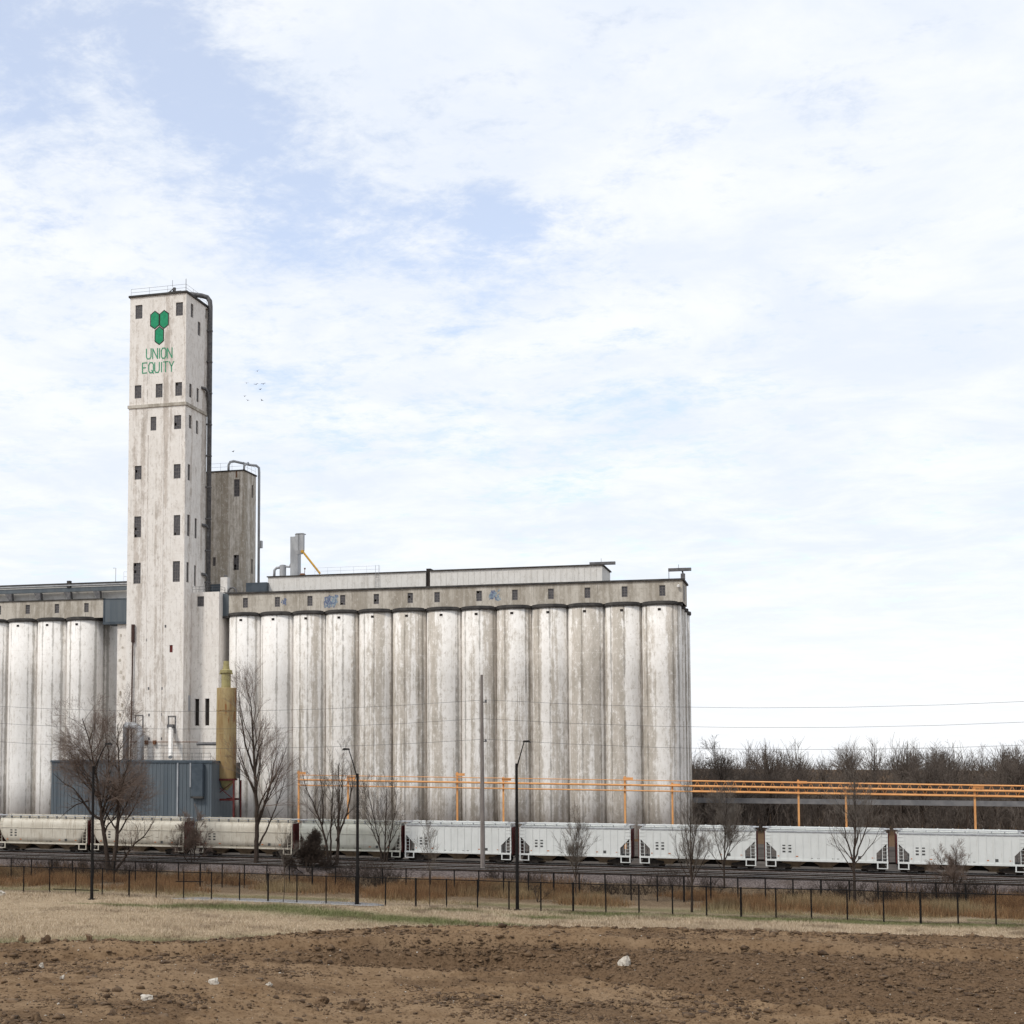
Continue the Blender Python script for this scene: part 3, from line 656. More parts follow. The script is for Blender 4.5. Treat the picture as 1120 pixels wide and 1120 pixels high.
# low dark blocks and machinery where gallery meets tower
(x0, z1), (x1, z0) = PT(222, 639, GF+4), PT(244, 648, GF+4); MB().box(x0, x1, GF+4.5, GF+6, GZ1-2, z1).build('link_housing', M['blue_dk'], right)
(x0, z1), (x1, z0) = PT(269, 637.5, GF+2), PT(291.5, 648, GF+2); MB().box(x0, x1, GF+2, GF+5, GZ1+.281, z1).build('roof_bin', M['blue_dk'], right)
BR0 = AX1+.01; bx1 = GX0-.01; zb0 = PT(245, 674, GF+.6)[1]
MB().box(BR0, bx1, GF+.3, GF+3.4, zb0, GZ1+.15).build('bridge', M['blue'], right)
MB().box(BR0, bx1, GF+.2, GF+3.5, zb0-.35, zb0-.01).build('bridge_floor', M['tar'], right)

# roof dust filter with cyclone, blower and yellow chute
DF = PF+3.5
(fx0, fz1), (fx1, fz0) = PT(317.5, 587, DF), PT(325.5, 628, DF); (hx0, hz1), (hx1, hz0) = PT(323, 584, DF-.5), PT(332, 604.5, DF-.5)
zr = PZ1+.12
dust = thing('dust_filter', 'grey rooftop dust filter box on a tall leg beside yellow chute', 'dust filter', (fx0, DF, zr))
MB().box(fx0, fx1, DF, DF+1.6, zr, fz1).build('leg', M['steel_gy'], dust)
mb = MB(); mb.box(hx0, hx1, DF-.6, DF-.02, hz0+.4, hz1); mb.frustum((hx0+.3, hx1-.3, DF-.5, DF-.1), (hx0, hx1, DF-.6, DF-.02), hz0-.2, hz0+.4); mb.box(hx0+.1, hx1-.1, DF-.5, DF+1, hz1, hz1+.12)
mb.build('filter_box', M['steel_gy'], dust)
mb = MB(); mb.box(hx0+.62, hx0+.68, DF-.63, DF-.6, hz0+.4, hz1); mb.box(hx0, hx1, DF-.63, DF-.6, hz1-.1, hz1); mb.build('rib', M['steel_dk'], dust)
(bxx, bz1), (bx2, _) = PT(304.5, 618, DF), PT(311.5, 626, DF)
mb = MB(); mb.lathe((bxx+bx2)/2, DF+.6, [(.55, zr), (.55, bz1), (.3, bz1+.1)], 14); mb.build('cyclone', M['steel_gy'], dust)
mb = MB(); mb.tube([(bx2-.2, DF+.6, bz1-.2), (bx2+.6, DF+.6, bz1-.3), (fx0+.05, DF+.6, bz1+.5)], .18, 8); mb.tube([(bxx+.1, DF+.6, bz1-.35), (bxx-.5, DF+.5, bz1-.4), (bxx-.85, DF+.4, bz1-.8), (bxx-.9, DF+.4, zr)], .22, 8); mb.build('duct', M['steel_gy'], dust, True)
mb = MB(); mb.lathe(fx1+.75, DF+.3, [(.5, zr), (.55, zr+.5), (.3, zr+.75)], 12); mb.tube([(fx1+1.1, DF+.3, zr), (fx1+1.15, DF+.3, zr+1.6)], .05, 5); mb.lathe(fx1+1.15, DF+.3, [(.12, zr+1.4), (.15, zr+1.65)], 6); mb.build('blower', M['rust'], dust)
(yx, yz), (yx2, yz2) = PT(332, 604, DF-.6), PT(350.5, 627.5, DF-.6)
chute = MB(); chute.tube([(yx, DF-.8, yz), (yx2, DF-.8, yz2)], .17, 6); chute.box(yx-.35, yx+.1, DF-1, DF-.6, yz-.1, yz+.3)
chute.build('chute', M['yellow'], dust)

# two flat dark beams on posts standing on the roofs
def beam(x0p, x1p, yp_, t, zroof, posts, lab):
    (a, z), (b_, _) = PT(x0p, yp_, t), PT(x1p, yp_, t)
    o = thing('roof_beam', lab, 'roof beam', (a, t, zroof))
    MB().box(a, b_, t-.3, t+.3, z-.14, z+.3).build('beam', M['steel_dk'], o)
    for p in posts: MB().tube([(a+(b_-a)*p, t, zroof), (a+(b_-a)*p, t, z-.14)], .05, 5).build('post', M['steel_dk'], o)
    MB().tube([(a+(b_-a)*.45, t, z+.3), (a+(b_-a)*.45, t, z+.85)], .03, 4).build('lightning_rod', M['steel_dk'], o)
beam(645, 673, 617.3, PF+2, PZ1+.2, (.08, .45), 'flat dark beam above the end of the white penthouse')
beam(731, 756, 624, GF+1.0, GZ1+.28, (.02, .62), 'flat dark beam on thin posts above the gallery end')
xo, _ = PT(747, 632, GF+1.2); mb = MB(); mb.box(xo-.3, xo+.3, GF+.8, GF+1.6, GZ1+.28, GZ1+1.1); mb.tube([(xo, GF+1.2, GZ1+1.1), (xo-.15, GF+1.2, GZ1+1.9)], .12, 6)
tag(mb.build('roof_winch', M['steel_dk']), 'small dark winch standing on the gallery roof end', 'winch')

# second tower, brown and lower, behind the link
BT = 221.0; (bx0, _), (bx1_, _) = PT(222, 560, BT), PT(266.5, 560, BT); bz = PT(266, 515, BT)[1]; by1 = PS(279.8, 560, bx1_)[0]
brown = thing('bare_concrete_tower', 'shorter bare brown concrete tower behind the white headhouse tower', 'tower', (bx0, BT, TB))
bw = [hx(255.8, 262, 524.3, 543, BT), hx(255.3, 261.3, 607, 623.5, BT), hx(232.6, 235.8, 609.5, 619, BT)]
mb = MB(); mb.wall(front(BT), bx0, bx1_, TB, bz, bw, .3); rw = [hs(276.2, 278, 531, 545, bx1_), hs(276.2, 278, 612, 628, bx1_)]
mb.wall(rside(bx1_), BT, by1, TB, bz, rw, .3)
mb.quad((bx0, by1, TB), (bx0, BT, TB), (bx0, BT, bz), (bx0, by1, bz)); mb.quad((bx1_, by1, TB), (bx0, by1, TB), (bx0, by1, bz), (bx1_, by1, bz)); mb.quad((bx0, BT, bz), (bx1_, BT, bz), (bx1_, by1, bz), (bx0, by1, bz))
mb.build('wall', M['brown'], brown)
MB().box(bx0-.1, bx1_+.15, BT-.15, by1+.15, bz, bz+.22).build('roof', M['tar'], brown)
for h in bw: window_x(brown, front(BT), h, 2, 5)
for h in rw: window_x(brown, rside(bx1_), h, 2, 5)
zz = bz+.22
x, z = PT(258.6, 521, BT); MB().box(x-.12, x+.12, BT-.03, BT+.01, z-.2, zz-.22).build('rust_stain_plate', M['rust'], brown)
railing(brown, [(bx0+1, BT+.1, zz), (bx1_-.1, BT+.1, zz), (bx1_-.1, by1-.1, zz)], 1.3, 2, 'steel_gy', .02)
xa = PT(248.5, 510, BT)[0]; xb = bx1_+.5; zp = PT(250, 503.5, BT)[1]
mb = MB(); mb.tube([(xa, BT+.6, zz), (xa, BT+.6, zp-.7), (xa+.25, BT+.7, zp-.15), (xa+.8, BT+.9, zp), (xb-1.5, by1-.3, zp+.1), (xb-.5, by1+.1, zp), (xb-.05, by1+.2, zp-.4), (xb, by1+.2, zp-1.2), (xb, by1+.2, 37.2)], .22, 8)
mb.tube([(bx1_-.9, BT+2.2, zz), (bx1_-.85, BT+2.2, zp-.6), (bx1_-.4, BT+3, zp)], .2, 8); mb.build('spout_pipe', M['steel_gy'], brown, True)
MB().box(xb-.1, xb+.55, by1, by1+.7, PT(281, 594, BT)[1], PT(281, 586, BT)[1]).build('pipe_platform', M['steel_gy'], brown)
# machinery in front of the brown tower
MX, MZ = PT(250, 638, GF+1.5)
o = thing('roof_blower', 'white boxed blower with dark round fan on the gallery roof', 'blower', (MX, GF+1.5, GZ1+.28))
MB().box(MX-1.3, MX-.1, GF+1.2, GF+2.2, GZ1+.5, MZ+1.0).build('motor_box', M['white_metal'], o)
mb = MB(); 
for k in range(10):
    a0, a1 = pi*k/10, pi*(k+1)/10; mb.tube([(MX+.7+.75*cos(a0), GF+1.4, GZ1+.3+.95*sin(a0)), (MX+.7+.75*cos(a1), GF+1.4, GZ1+.3+.95*sin(a1))], .16, 6)
mb.box(MX-1.2, MX+1.4, GF+1.25, GF+2.1, GZ1+.281, GZ1+.5); mb.box(MX-.8, MX-.4, GF+1.4, GF+1.9, MZ+1.0, MZ+1.35); mb.build('fan_housing', M['steel_dk'], o)

# left block
LXL = -115.35; NL = 12
left = thing('grain_silo_block', 'row of whiter concrete grain silos joined to tower by blue bridge', 'grain silos', (LXL, ROW0, TB))
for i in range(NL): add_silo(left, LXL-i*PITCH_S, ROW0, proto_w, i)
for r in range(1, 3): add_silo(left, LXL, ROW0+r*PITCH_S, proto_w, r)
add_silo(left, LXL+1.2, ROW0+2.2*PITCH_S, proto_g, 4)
lz0 = SZ-.55-0*.5
MB().box(LXL-NL*PITCH_S+3, LXL+1.6, ROW0-.6, ROW0+2*PITCH_S+2, SZ-.6, SZ+.30).build('roof_slab', M['tar'], left)
LG1 = PT(113.6, 665, GF)[0]; LG0 = LXL-NL*PITCH_S+3; LZ0, LZ1 = SZ+.30, PT(60, 657, GF)[1]
lw = [PT(94.5, 664, GF)[0]-k*PITCH_S for k in range(11)]; lwh = [(x-.42, x+.42, LZ0+.95, LZ0+2.5) for x in lw]
mb = MB(); mb.wall(front(GF), LG0, LG1, LZ0, LZ1, lwh, .3); mb.quad((LG1, GF, LZ0), (LG1, GF+6, LZ0), (LG1, GF+6, LZ1), (LG1, GF, LZ1)); mb.quad((LG0, GF+6, LZ0), (LG0, GF, LZ0), (LG0, GF, LZ1), (LG0, GF+6, LZ1))
mb.quad((LG1, GF+6, LZ0), (LG0, GF+6, LZ0), (LG0, GF+6, LZ1), (LG1, GF+6, LZ1)); mb.build('gallery_wall', M['gallery'], left)
MB().box(LG0-.1, LG1+.05, GF-.15, GF+6.1, LZ1, LZ1+.16).build('gallery_roof', M['tar'], left)
for h in lwh: window_x(left, front(GF), h, 2, 4)
bz0, bz1 = PT(126, 682, GF-.3)[1], PT(126, 654.5, GF-.3)[1]
MB().box(LG1+.06, TX0-.01, GF-.3, GF+3.5, bz0+.3, bz1).build('bridge', M['blue'], left)
mb = MB(); mb.box(LG1+.06, LG1+.3, GF-.36, GF-.301, bz0+.3, bz1); mb.box(LG1+.06, TX0-.01, GF-.36, GF-.301, bz1-.15, bz1); mb.box(LG1+.06, TX0-.01, GF-.45, GF+3.6, bz0-.12, bz0+.29); mb.build('bridge_trim', M['blue_dk'], left)
# upper white wall and covered conveyor carried on brackets
UF = GF+3.4; uz1 = PT(70, 637.5, UF)[1]
MB().box(LG0, TX0-2.0, UF, UF+5, LZ1+.16, uz1-.35).build('penthouse_wall', M['pent'], left)
MB().box(LG0-.2, TX0-.3, UF-.3, UF+5.2, uz1-.349, uz1-.1).build('penthouse_roof', M['tar'], left)
cz = PT(60, 645.5, UF-1.5)[1]
MB().box(LG0, TX0-.02, UF-1.6, UF-1.0, cz-.35, cz+.35).build('covered_conveyor', M['blue'], left)
MB().box(LG0, TX0-.02, UF-1.9, UF-.9, cz+.6, cz+.8).build('conveyor_cover', M['steel_gy'], left)
for i, px in enumerate((-22, 10.5, 42, 74.5, 106.5)):
    x, _ = PT(px, 652, UF-1.4); z0 = LZ1+.17; mb = MB()
    mb.prism_y([(x+.28, z0), (x+.75, z0), (x+.65, cz-.42), (x-.62, cz-.42)], UF-1.9, UF-1.1); mb.build('bracket', M['steel_dk'], left)
for px in (53.7, ): x, z = PT(px, 656, GF+1); MB().box(PT(75.7, 640, UF-1.5)[0]-.3, PT(75.7, 640, UF-1.5)[0]+.3, UF-1.8, UF-1.2, cz+.35, cz+1.5).build('conveyor_vent', M['tar'], left)
xm, _ = PT(126.5, 634, UF); MB().tube([(xm, UF, uz1-.1), (xm, UF, uz1+2.2), (xm-.5, UF, uz1+2.2)], .05, 5).build('vent_pipe', M['steel_gy'], left)
railing(left, [(xm+1.5, UF, uz1-.1), (TX0-.4, UF, uz1-.1)], 1.6, .9, 'steel_gy', .02)
for o in (proto_w, proto_g, capp, ventp): bpy.data.objects.remove(o)

# ------------------------------------------------------------------ slate shed in front of the tower
SF = 197.0; GZ_ = -.47
sx0, sx1 = PT(56, 860, SF)[0], PT(231.3, 860, SF)[0]; sz1 = PT(150, 832.3, SF)[1]
shed = thing('metal_shed', 'low slate blue sheet metal shed at the foot of the tower', 'shed', (sx0, SF, GZ_))
MB().box(sx0, sx1, SF, SF+9, GZ_, sz1).build('wall', M['blue'], shed)
mb = MB(); x = sx0+.3
while x < sx1-.1: mb.frustum((x-.09, x+.09, SF-.06, SF+.002), (x-.09, x+.09, SF-.06, SF+.002), GZ_, sz1-.26); x += .62
mb.build('siding_ribs', M['blue'], shed)
MB().box(sx0-.12, sx1+.12, SF-.16, SF+9.1, sz1-.25, sz1+.05).build('roof_trim', M['blue_dk'], shed)
for px in (194.7, 208.7): x = PT(px, 850, SF)[0]; MB().box(x-.1, x+.1, SF-.2, SF-.061, GZ_ if px < 200 else PT(px, 861, SF)[1], sz1-.26).build('downspout', M['steel_gy'], shed)
(x0, z1), (x1, z0) = PT(210, 833, SF-.6), PT(221.8, 871, SF-.6)
MB().box(x0, x1, SF-.8, SF-.17, z0, z1-.3).build('hanging_cabinet', M['blue_dk'], shed); MB().box(x0-.05, x1+.05, SF-.85, SF-.18, z0-.3, z0-.002).build('cabinet_base', M['tar'], shed)
railing(shed, [(PT(157, 832, SF+.3)[0], SF+.3, sz1+.05), (PT(200, 832, SF+.3)[0], SF+.3, sz1+.05), (sx1-.3, SF+.3, sz1+.05)], 1.15, 1.7, 'steel_dk', .03)
# pipe run and junctions above the shed
PRF = TF-.45; (x0, z), (x1, _) = PT(137, 811.5, PRF), PT(216, 811.5, PRF)
run = thing('wall_pipe_run', 'thin brown pipe run with boxes along the tower foot above the shed', 'pipe run', (x0, PRF, z))
MB().tube([(x0, PRF, z), (x1, PRF, z)], .07, 6).build('pipe', M['rust'], run)
for px in (159.5, 168.5): x = PT(px, 812, PRF)[0]; MB().box(x-.18, x+.18, PRF-.1, PRF+.44, z-.4, z+.25).build('junction_box', M['rust'], run)
(xa, za), (xb, _) = PT(215.5, 813.5, PRF), PT(237, 813.5, PRF); MB().tube([(xa, PRF, za), (xb, PRF, za)], .27, 8).build('lagged_pipe', M['steel_dk'], run)
# white loading chute in its frame
(cx0, cz0), (cx1, cz1) = PT(186, 796, TF-.6), PT(177.5, 829, SF+3)
ch = thing('loading_chute', 'white slanting loading chute coming out of the tower foot', 'chute', (cx0, TF-.3, cz0))
MB().tube([(cx0, TF-.35, cz0), (cx1+.2, SF+5.5, cz1+.1)], [.42, .36], 6).build('chute', M['white_metal'], ch)
MB().box(cx0-.45, cx0+.5, TF-.8, TF-.02, cz0-.05, cz0+.55).build('spout_head', M['steel_dk'], ch)
for (xp0, xp1, yt, yb) in ((184, 191.5, 783.5, 802), (148, 156, 782.5, 796)):
    (a, z1), (b_, z0) = PT(xp0, yt, TF-.1), PT(xp1, yb, TF-.1); mb = MB()
    for x in (a, b_): mb.box(x-.05, x+.05, TF-.15, TF-.02, z0, z1)
    mb.box(a-.05, b_+.05, TF-.14, TF-.025, z1, z1+.1); mb.build('hoist_frame', M['steel_dk'], ch)
# big grey elbow duct
(dx0, dz0), (dx1, dz1) = PT(137.5, 795, TF-1.6), PT(153.5, 831, TF-1.6)
du = thing('elbow_duct', 'fat grey elbow duct standing on the shed roof against the tower', 'duct', (dx1, TF-1.6, sz1))
MB().tube([(dx0, TF-1.6, dz0+.2), (dx1-1.2, TF-1.6, dz0+.2), (dx1-.35, TF-1.6, dz0-.2), (dx1, TF-1.6, dz0-1.1), (dx1, TF-1.6, dz1-.6), (dx1, TF-1.6, sz1+.05)], .55, 12).build('duct', M['steel_gy'], du, True)
MB().box(dx0-.3, dx0+.35, TF-2, TF-1.1, sz1+.05, dz0+.4).build('stand', M['steel_dk'], du)

# ochre bin on red legs
OF = 201.5; (ox0, oz1), (ox1, oz0) = PT(237.6, 752.5, OF), PT(257.6, 851.5, OF); ocx = (ox0+ox1)/2; orr = (ox1-ox0)/2
ob = thing('ochre_bin', 'tall rusty ochre bin standing on dark red legs beside the tower', 'bin', (ocx, OF, GZ_))
MB().lathe(ocx, OF, [(orr*1.02, oz0), (orr, oz0+.1), (orr, (oz0+oz1)/2), (orr*.97, oz1-.1), (orr*.95, oz1)], 24).build('shell', M['ochre'], ob, False)
for p in ob.children[0].data.polygons: p.use_smooth = len(p.vertices) == 4
mb = MB()
for q in (.25, .5, .75): z = oz0+(oz1-oz0)*q; mb.lathe(ocx, OF, [(orr*1.012, z-.05), (orr*1.012, z+.05)], 24)
mb.build('hoop', M['ochre'], ob)
zt_ = PT(247, 723, OF)[1]; zm = PT(247, 735, OF)[1]
mb = MB(); mb.lathe(ocx-.1, OF, [(.72, oz1), (.72, zm-.2), (.95, zm-.15), (.95, zm+.25), (.55, zm+.4), (.45, zm+1.0), (.4, zt_)], 12); mb.box(ocx-1.1, ocx+.9, OF-.3, OF+.3, zm-.35, zm-.1); mb.build('top_filter', M['ochre_pale'], ob)
zh = PT(247, 864, OF)[1]
MB().lathe(ocx, OF, [(.32, zh), (orr*.93, oz0-.25)], 20).build('hopper_cone', M['ochre_pale'], ob)
mb = MB(); lx = orr*1.25
mb.lathe(ocx, OF, [(orr*1.12, oz0-.28), (orr*1.12, oz0-.002)], 20); mb.build('ring_beam', M['rust_dk'], ob)
for sx in (-1, 1):
    for sy in (-1, 1): MB().box(ocx+sx*lx*.95-.12, ocx+sx*lx*.95+.12, OF+sy*1.35-.12, OF+sy*1.35+.12, GZ_, oz0-.27).build('leg', M['rust_dk'], ob)
zb_ = PT(247, 873.5, OF)[1]
for yo in (-1.35, 1.35): MB().box(ocx-lx*.95+.121, ocx+lx*.95-.121, OF+yo-.07, OF+yo+.07, zb_-.25, zb_+.05).build('tie_beam', M['rust_dk'], ob)
MB().tube([(ocx-lx*.9, OF-1.35, oz0-.4), (ocx+lx*.9, OF-1.35, zb_)], .06, 5).build('brace', M['rust_dk'], ob); MB().tube([(ocx+lx*.9, OF-1.3, oz0-.4), (ocx-lx*.9, OF-1.3, zb_)], .06, 5).build('brace', M['rust_dk'], ob)
x1b = PT(261, 840, OF)[0]; mb = MB(); mb.box(x1b-.2, x1b+.2, OF-.5, OF+.2, PT(260, 851, OF)[1], PT(260, 834, OF)[1]); mb.tube([(x1b+.15, OF, GZ_), (x1b+.15, OF, PT(260, 848, OF)[1])], .09, 5); mb.build('control_box', M['tar'], ob)
# caged ladder on the bin
mb = MB(); x1l = ox1+.25
for dx_ in (0, .4): mb.tube([(x1l+dx_, OF-.4, oz0), (x1l+dx_, OF-.4, zm+.3)], .025, 4)
for z in np.arange(oz0+.3, zm, .33): mb.tube([(x1l, OF-.4, z), (x1l+.4, OF-.4, z)], .016, 4)
mb.build('ladder', M['steel_dk'], ob)

# ------------------------------------------------------------------ orange pipe rack
RF = 192.0
def rackz(x, y): return PT(x, y, RF)[1]
rack = thing('orange_pipe_rack', 'long orange pipe rack on posts in front of the silos', 'pipe rack', (PT(326, 890, RF)[0], RF, GZ_))
xr0, xr1 = PT(326, 850, RF)[0], PT(1250, 866, RF)[0]
za0, zb0_ = rackz(400, 849), rackz(835, 856.5); 
def zline(y400, y757):
    (xa, a), (xb, b_) = PT(400, y400, RF), PT(757, y757, RF); return lambda x: a+(b_-a)*(x-xa)/(xb-xa)
l1, l2, l3 = zline(848.8, 854.3), zline(854.0, 859.8), zline(860.0, 865.8)
xm_ = PT(757, 858, RF)[0]
for nm, ln, r_ in (('top_pipe', l1, .055), ('main_pipe', l2, .13), ('lower_pipe', l3, .09)):
    MB().tube([(xr0, RF, ln(xr0)), (xr1, RF, ln(xr1))], r_, 8).build(nm, M['orange'], rack)
mb = MB()
for ln, r_ in ((l1, .10), (l2, .13), (l3, .16)): mb.tube([(xm_, RF+.9, ln(xm_)), (xr1, RF+.9, ln(xr1))], r_, 8)
x = xm_
while x < xr1-1.2:
    mb.tube([(x, RF+.9, l3(x)), (x+.6, RF+.9, l1(x+.6))], .035, 4); mb.tube([(x+.6, RF+.9, l1(x+.6)), (x+1.2, RF+.9, l3(x+1.2))], .035, 4); x += 1.2
mb.build('truss', M['orange'], rack)
for px, ytop in ((326, 843), (380, 848.5), (499.5, 844.5), (550, 850), (683, 849), (735, 856), (873, 853), (925, 860), (1066, 858)):
    x, z = PT(px, ytop, RF); w = .24
    p = MB().box(x-w/2, x+w/2, RF+.2, RF+.44, GZ_, z).build('post', M['orange'], rack)
    MB().box(x-w*.8, x+1.1, RF+.15, RF+.199, z-.5, z-.15).build('post_bracket', M['orange'], p)

# ------------------------------------------------------------------ grain hopper cars
def carmat(name, c1, c2, dirt, lo=.5):
    m, g, b = newmat(name, .55, .35)
    co = g.coord(); r = g.rnd(); off = g.m('MULTIPLY', r, 61.0); X, Y, Z = g.xyz(co)
    st = g.noise(g.comb(g.m('ADD', g.m('MULTIPLY', X, 2.4), off), Y, g.m('MULTIPLY', Z, .35)), 1.0, 7, .68)
    pt = g.noise(g.comb(g.m('ADD', X, off), Y, Z), .7, 6, .65)
    c = g.mix(g.ss(pt, .35, .7), c1, c2)
    c = g.mix(g.m('MULTIPLY', g.ss(st, lo, lo+.18), .55), c, dirt)
    c = g.mix(g.m('MULTIPLY', g.ss(g.noise(g.comb(g.m('ADD', X, off), Y, Z), 9, 5, .7), .62, .72), .35), c, dirt)
    g.l.new(c, b.inputs['Base Color']); return m
M['car_cream'] = carmat('dusty_cream_car_paint', (.58, .54, .455), (.48, .435, .355), (.27, .215, .15), .50)
M['car_pale'] = carmat('pale_green_grey_car_paint', (.58, .58, .51), (.50, .50, .43), (.34, .31, .25), .53)
M['car_white'] = carmat('white_car_paint', (.66, .67, .645), (.60, .61, .585), (.45, .43, .39), .56)
M['hopper'] = carmat('dusty_brown_hopper_sheet', (.24, .18, .115), (.17, .125, .08), (.10, .07, .045), .45)
M['car_mark'] = simple('stencil_black', (.05, .05, .05), (.09, .09, .085), 4)
M['car_amber'] = simple('amber_reflector', (.50, .17, .05), (.42, .13, .04), 4)
def wheelset(parent, x):
    for dxw in (-.86, .86):
        for sy in (-1, 1):
            w = MB(); n = 16; y0 = sy*.70; prof = [(.10, -.02), (.43, -.04), (.455, .06), (.40, .065), (.36, .02), (.14, .03)]
            v = [(x+dxw+r*cos(2*pi*k/n), y0+sy*h-sy*.02, .458+r*sin(2*pi*k/n)) for r, h in prof for k in range(n)]
            f = [(i*n+k, i*n+(k+1) % n, (i+1)*n+(k+1) % n, (i+1)*n+k) for i in range(len(prof)-1) for k in range(n)]+[tuple(range(n)), tuple(range(len(v)-1, len(v)-n-1, -1))]
            w.add(v, f).build('wheel', M['wheel'], parent, world=False)
    fr = MB()
    for sy in (-1, 1):
        y = sy*1.02
        fr.prism_y([(x-1.15, .42), (x-.75, .30), (x-.35, .22), (x+.35, .22), (x+.75, .30), (x+1.15, .42), (x+1.15, .62), (x+.6, .72), (x+.3, .82), (x-.3, .82), (x-.6, .72), (x-1.15, .62)], y-.08, y+.08)
    fr.box(x-.25, x+.25, -.93, .93, .45, .78); fr.build('truck_frame', M['wheel'], parent, world=False)
def finish_car(t, body_mat, HL, zt):
    und = MB(); und.box(-HL, HL, -.25, .25, .78, 1.08); und.box(-HL-.42, -HL, -.12, .12, .82, 1.02); und.box(HL, HL+.42, -.12, .12, .82, 1.02)
    und.build('centre_sill', M['wheel'], t, world=False)
    MB().box(-HL+2.7, HL-2.7, .30, .62, .34, .779).build('dark_gap_filler', M['wheel'], t, world=False)  # added dark box filling the gaps between hoppers, hiding lit ground beyond
    for cx in (-3.35, 0, 3.35):
        h = MB(); h.frustum((cx-.55, cx+.55, -.75, .75), (cx-1.62, cx+1.62, -1.38, 1.38), .42, 1.148); h.box(cx-.7, cx+.7, -.8, .8, .30, .418)
        h.build('discharge_hopper', M['hopper'], t, world=False)
    sl_ = MB()
    for sy in (-1, 1):
        sl_.box(-HL+.05, HL-.05, sy*1.53-.05, sy*1.53+.05, 1.02, 1.22)
        for sx in (-1, 1):
            for e in (HL-.14, HL-1.12):
                sl_.box(sx*e-.06, sx*e+.06, sy*1.53-.049, sy*1.53+.049, .42, 1.019)
            sl_.box(sx*HL-sx*1.2 if sx > 0 else -HL+.1, HL-.1 if sx > 0 else -HL+1.2, sy*1.53-.04, sy*1.53+.04, .42, .50)
    tag(sl_.build('side_sills', body_mat, t, world=False), kind='stuff')
    for sx in (-1, 1):
        wheelset(t, sx*(HL-1.55))
        e = MB()
        for sy in (-1, 1):
            e.box(sx*(HL-.13)-.07, sx*(HL-.13)+.07, sy*1.40-.08, sy*1.40+.08, 1.221, zt-.05)
            e.box(sx*(HL-.62)-.03, sx*(HL-.62)+.03, sy*1.48-.03, sy*1.48+.03, 1.221, 2.6)
            for z in np.arange(1.5, zt-.3, .38): e.box(sx*(HL-.36)-.26, sx*(HL-.36)+.26, sy*1.52-.015, sy*1.52+.015, z, z+.03)
        tag(e.build('end_ladders', body_mat, t, world=False), kind='stuff')
        MB().box(sx*(HL+.02)-.03, sx*(HL+.02)+.03, -1.30, 1.30, 1.0, zt-.12).build('end_bulkhead', M['rust_dk'], t, world=False)
        q = MB(); q.prism_y([(sx*(HL-.15), 3.02), (sx*(HL-.15), 2.9), (sx*(HL-2.6), 1.10), (sx*(HL-2.6), 1.25)][::(1 if sx < 0 else -1)], -1.34, 1.34)
        q.build('end_slope_sheet', M['rust_dk'] if body_mat is not M['car_white'] else M['wheel'], t, world=False)
    rf = MB()
    for sy in (-1, 1):
        rf.box(-HL+.1, HL-.1, sy*.98-.24, sy*.98+.24, zt+.30, zt+.35)
        for x in np.arange(-HL+.4, HL-.3, 1.28): rf.box(x-.03, x+.03, sy*.98-.22, sy*.98+.22, zt+.02, zt+.299)
    for sx in (-1, 1): rf.box(sx*(HL-.08)-.3, sx*(HL-.08)+.3, -.73, .73, zt+.302, zt+.352)
    rf.build('running_board', M['steel_gy'], t, world=False)
    tr = MB(); tr.box(-HL+.7, HL-.7, -.34, .34, zt+.12, zt+.42)
    for x in np.arange(-HL+1.2, HL-1, 1.5): tr.box(x-.05, x+.05, -.38, .38, zt+.12, zt+.47)
    tr.build('hatch_trough', body_mat, t, world=False)
def marks(t, HL, y, seed, rows=((2, 3),)):
    r = random.Random(seed)
    mk = MB()
    for (i, j) in ((0, 0), (1, 0), (0, 1), (1, 1), (0, 2), (1, 2)):
        mk.box(-HL+1.85+i*.62, -HL+2.15+i*.62, y-.012, y, 1.95+j*.34, 2.13+j*.34-.05*(j == 2))
    mk.box(HL-3.1, HL-2.78, y-.012, y, 1.42, 1.72)
    for x in (-1.6, -.9, .6, 1.1): mk.box(x, x+r.uniform(.2, .4), y-.012, y, 1.33, 1.39)
    tag(mk.build('stencil_marks', M['car_mark'], t, world=False), kind='stuff')
    a = MB()
    for x in (-HL+1.35, HL-1.7, -3.1, 2.4): a.box(x, x+.24, y-.014, y, 1.5, 1.6)
    tag(a.build('reflectors', M['car_amber'], t, world=False), kind='stuff')
HLc = 6.33
def ribbed_car(mat):
    t = thing('hopper_car', 'x', 'rail car', (0, 162.0, 0)); HL = HLc; zt = 4.22
    pf = [(-HL+.2, zt), (-HL+.2, 3.05), (-HL+1.22, 2.05), (-HL+1.22, 1.15), (HL-1.22, 1.15), (HL-1.22, 2.05), (HL-.2, 3.05), (HL-.2, zt)]
    b = MB(); b.prism_y(pf, -1.50, 1.50)
    b.prism_x([(-1.50, zt+.001), (1.50, zt+.001), (.7, zt+.16), (-.7, zt+.16)], -HL+.2, HL-.2)
    body = b.build('body', mat, t, world=False)
    rb = MB()
    for k in range(15):
        x = -HL+.75+k*(2*HL-1.5)/14; zb = 1.24 if abs(x) < HL-1.25 else 3.05-(HL-.2-abs(x))*.98+.05
        for sy in (-1, 1): rb.box(x-.045, x+.045, 1.499 if sy > 0 else -1.545, 1.545 if sy > 0 else -1.499, zb, zt-.09)
    tag(rb.build('side_ribs', mat, t, world=False), kind='stuff')
    tc = MB()
    for sy in (-1, 1): tc.box(-HL+.2, HL-.2, min(sy*1.49, sy*1.585), max(sy*1.49, sy*1.585), zt-.08, zt+.06)
    tc.build('top_chord', M['steel_gy'], t, world=False)
    finish_car(t, mat, HL, zt); marks(t, HL, -1.503, 4); return t
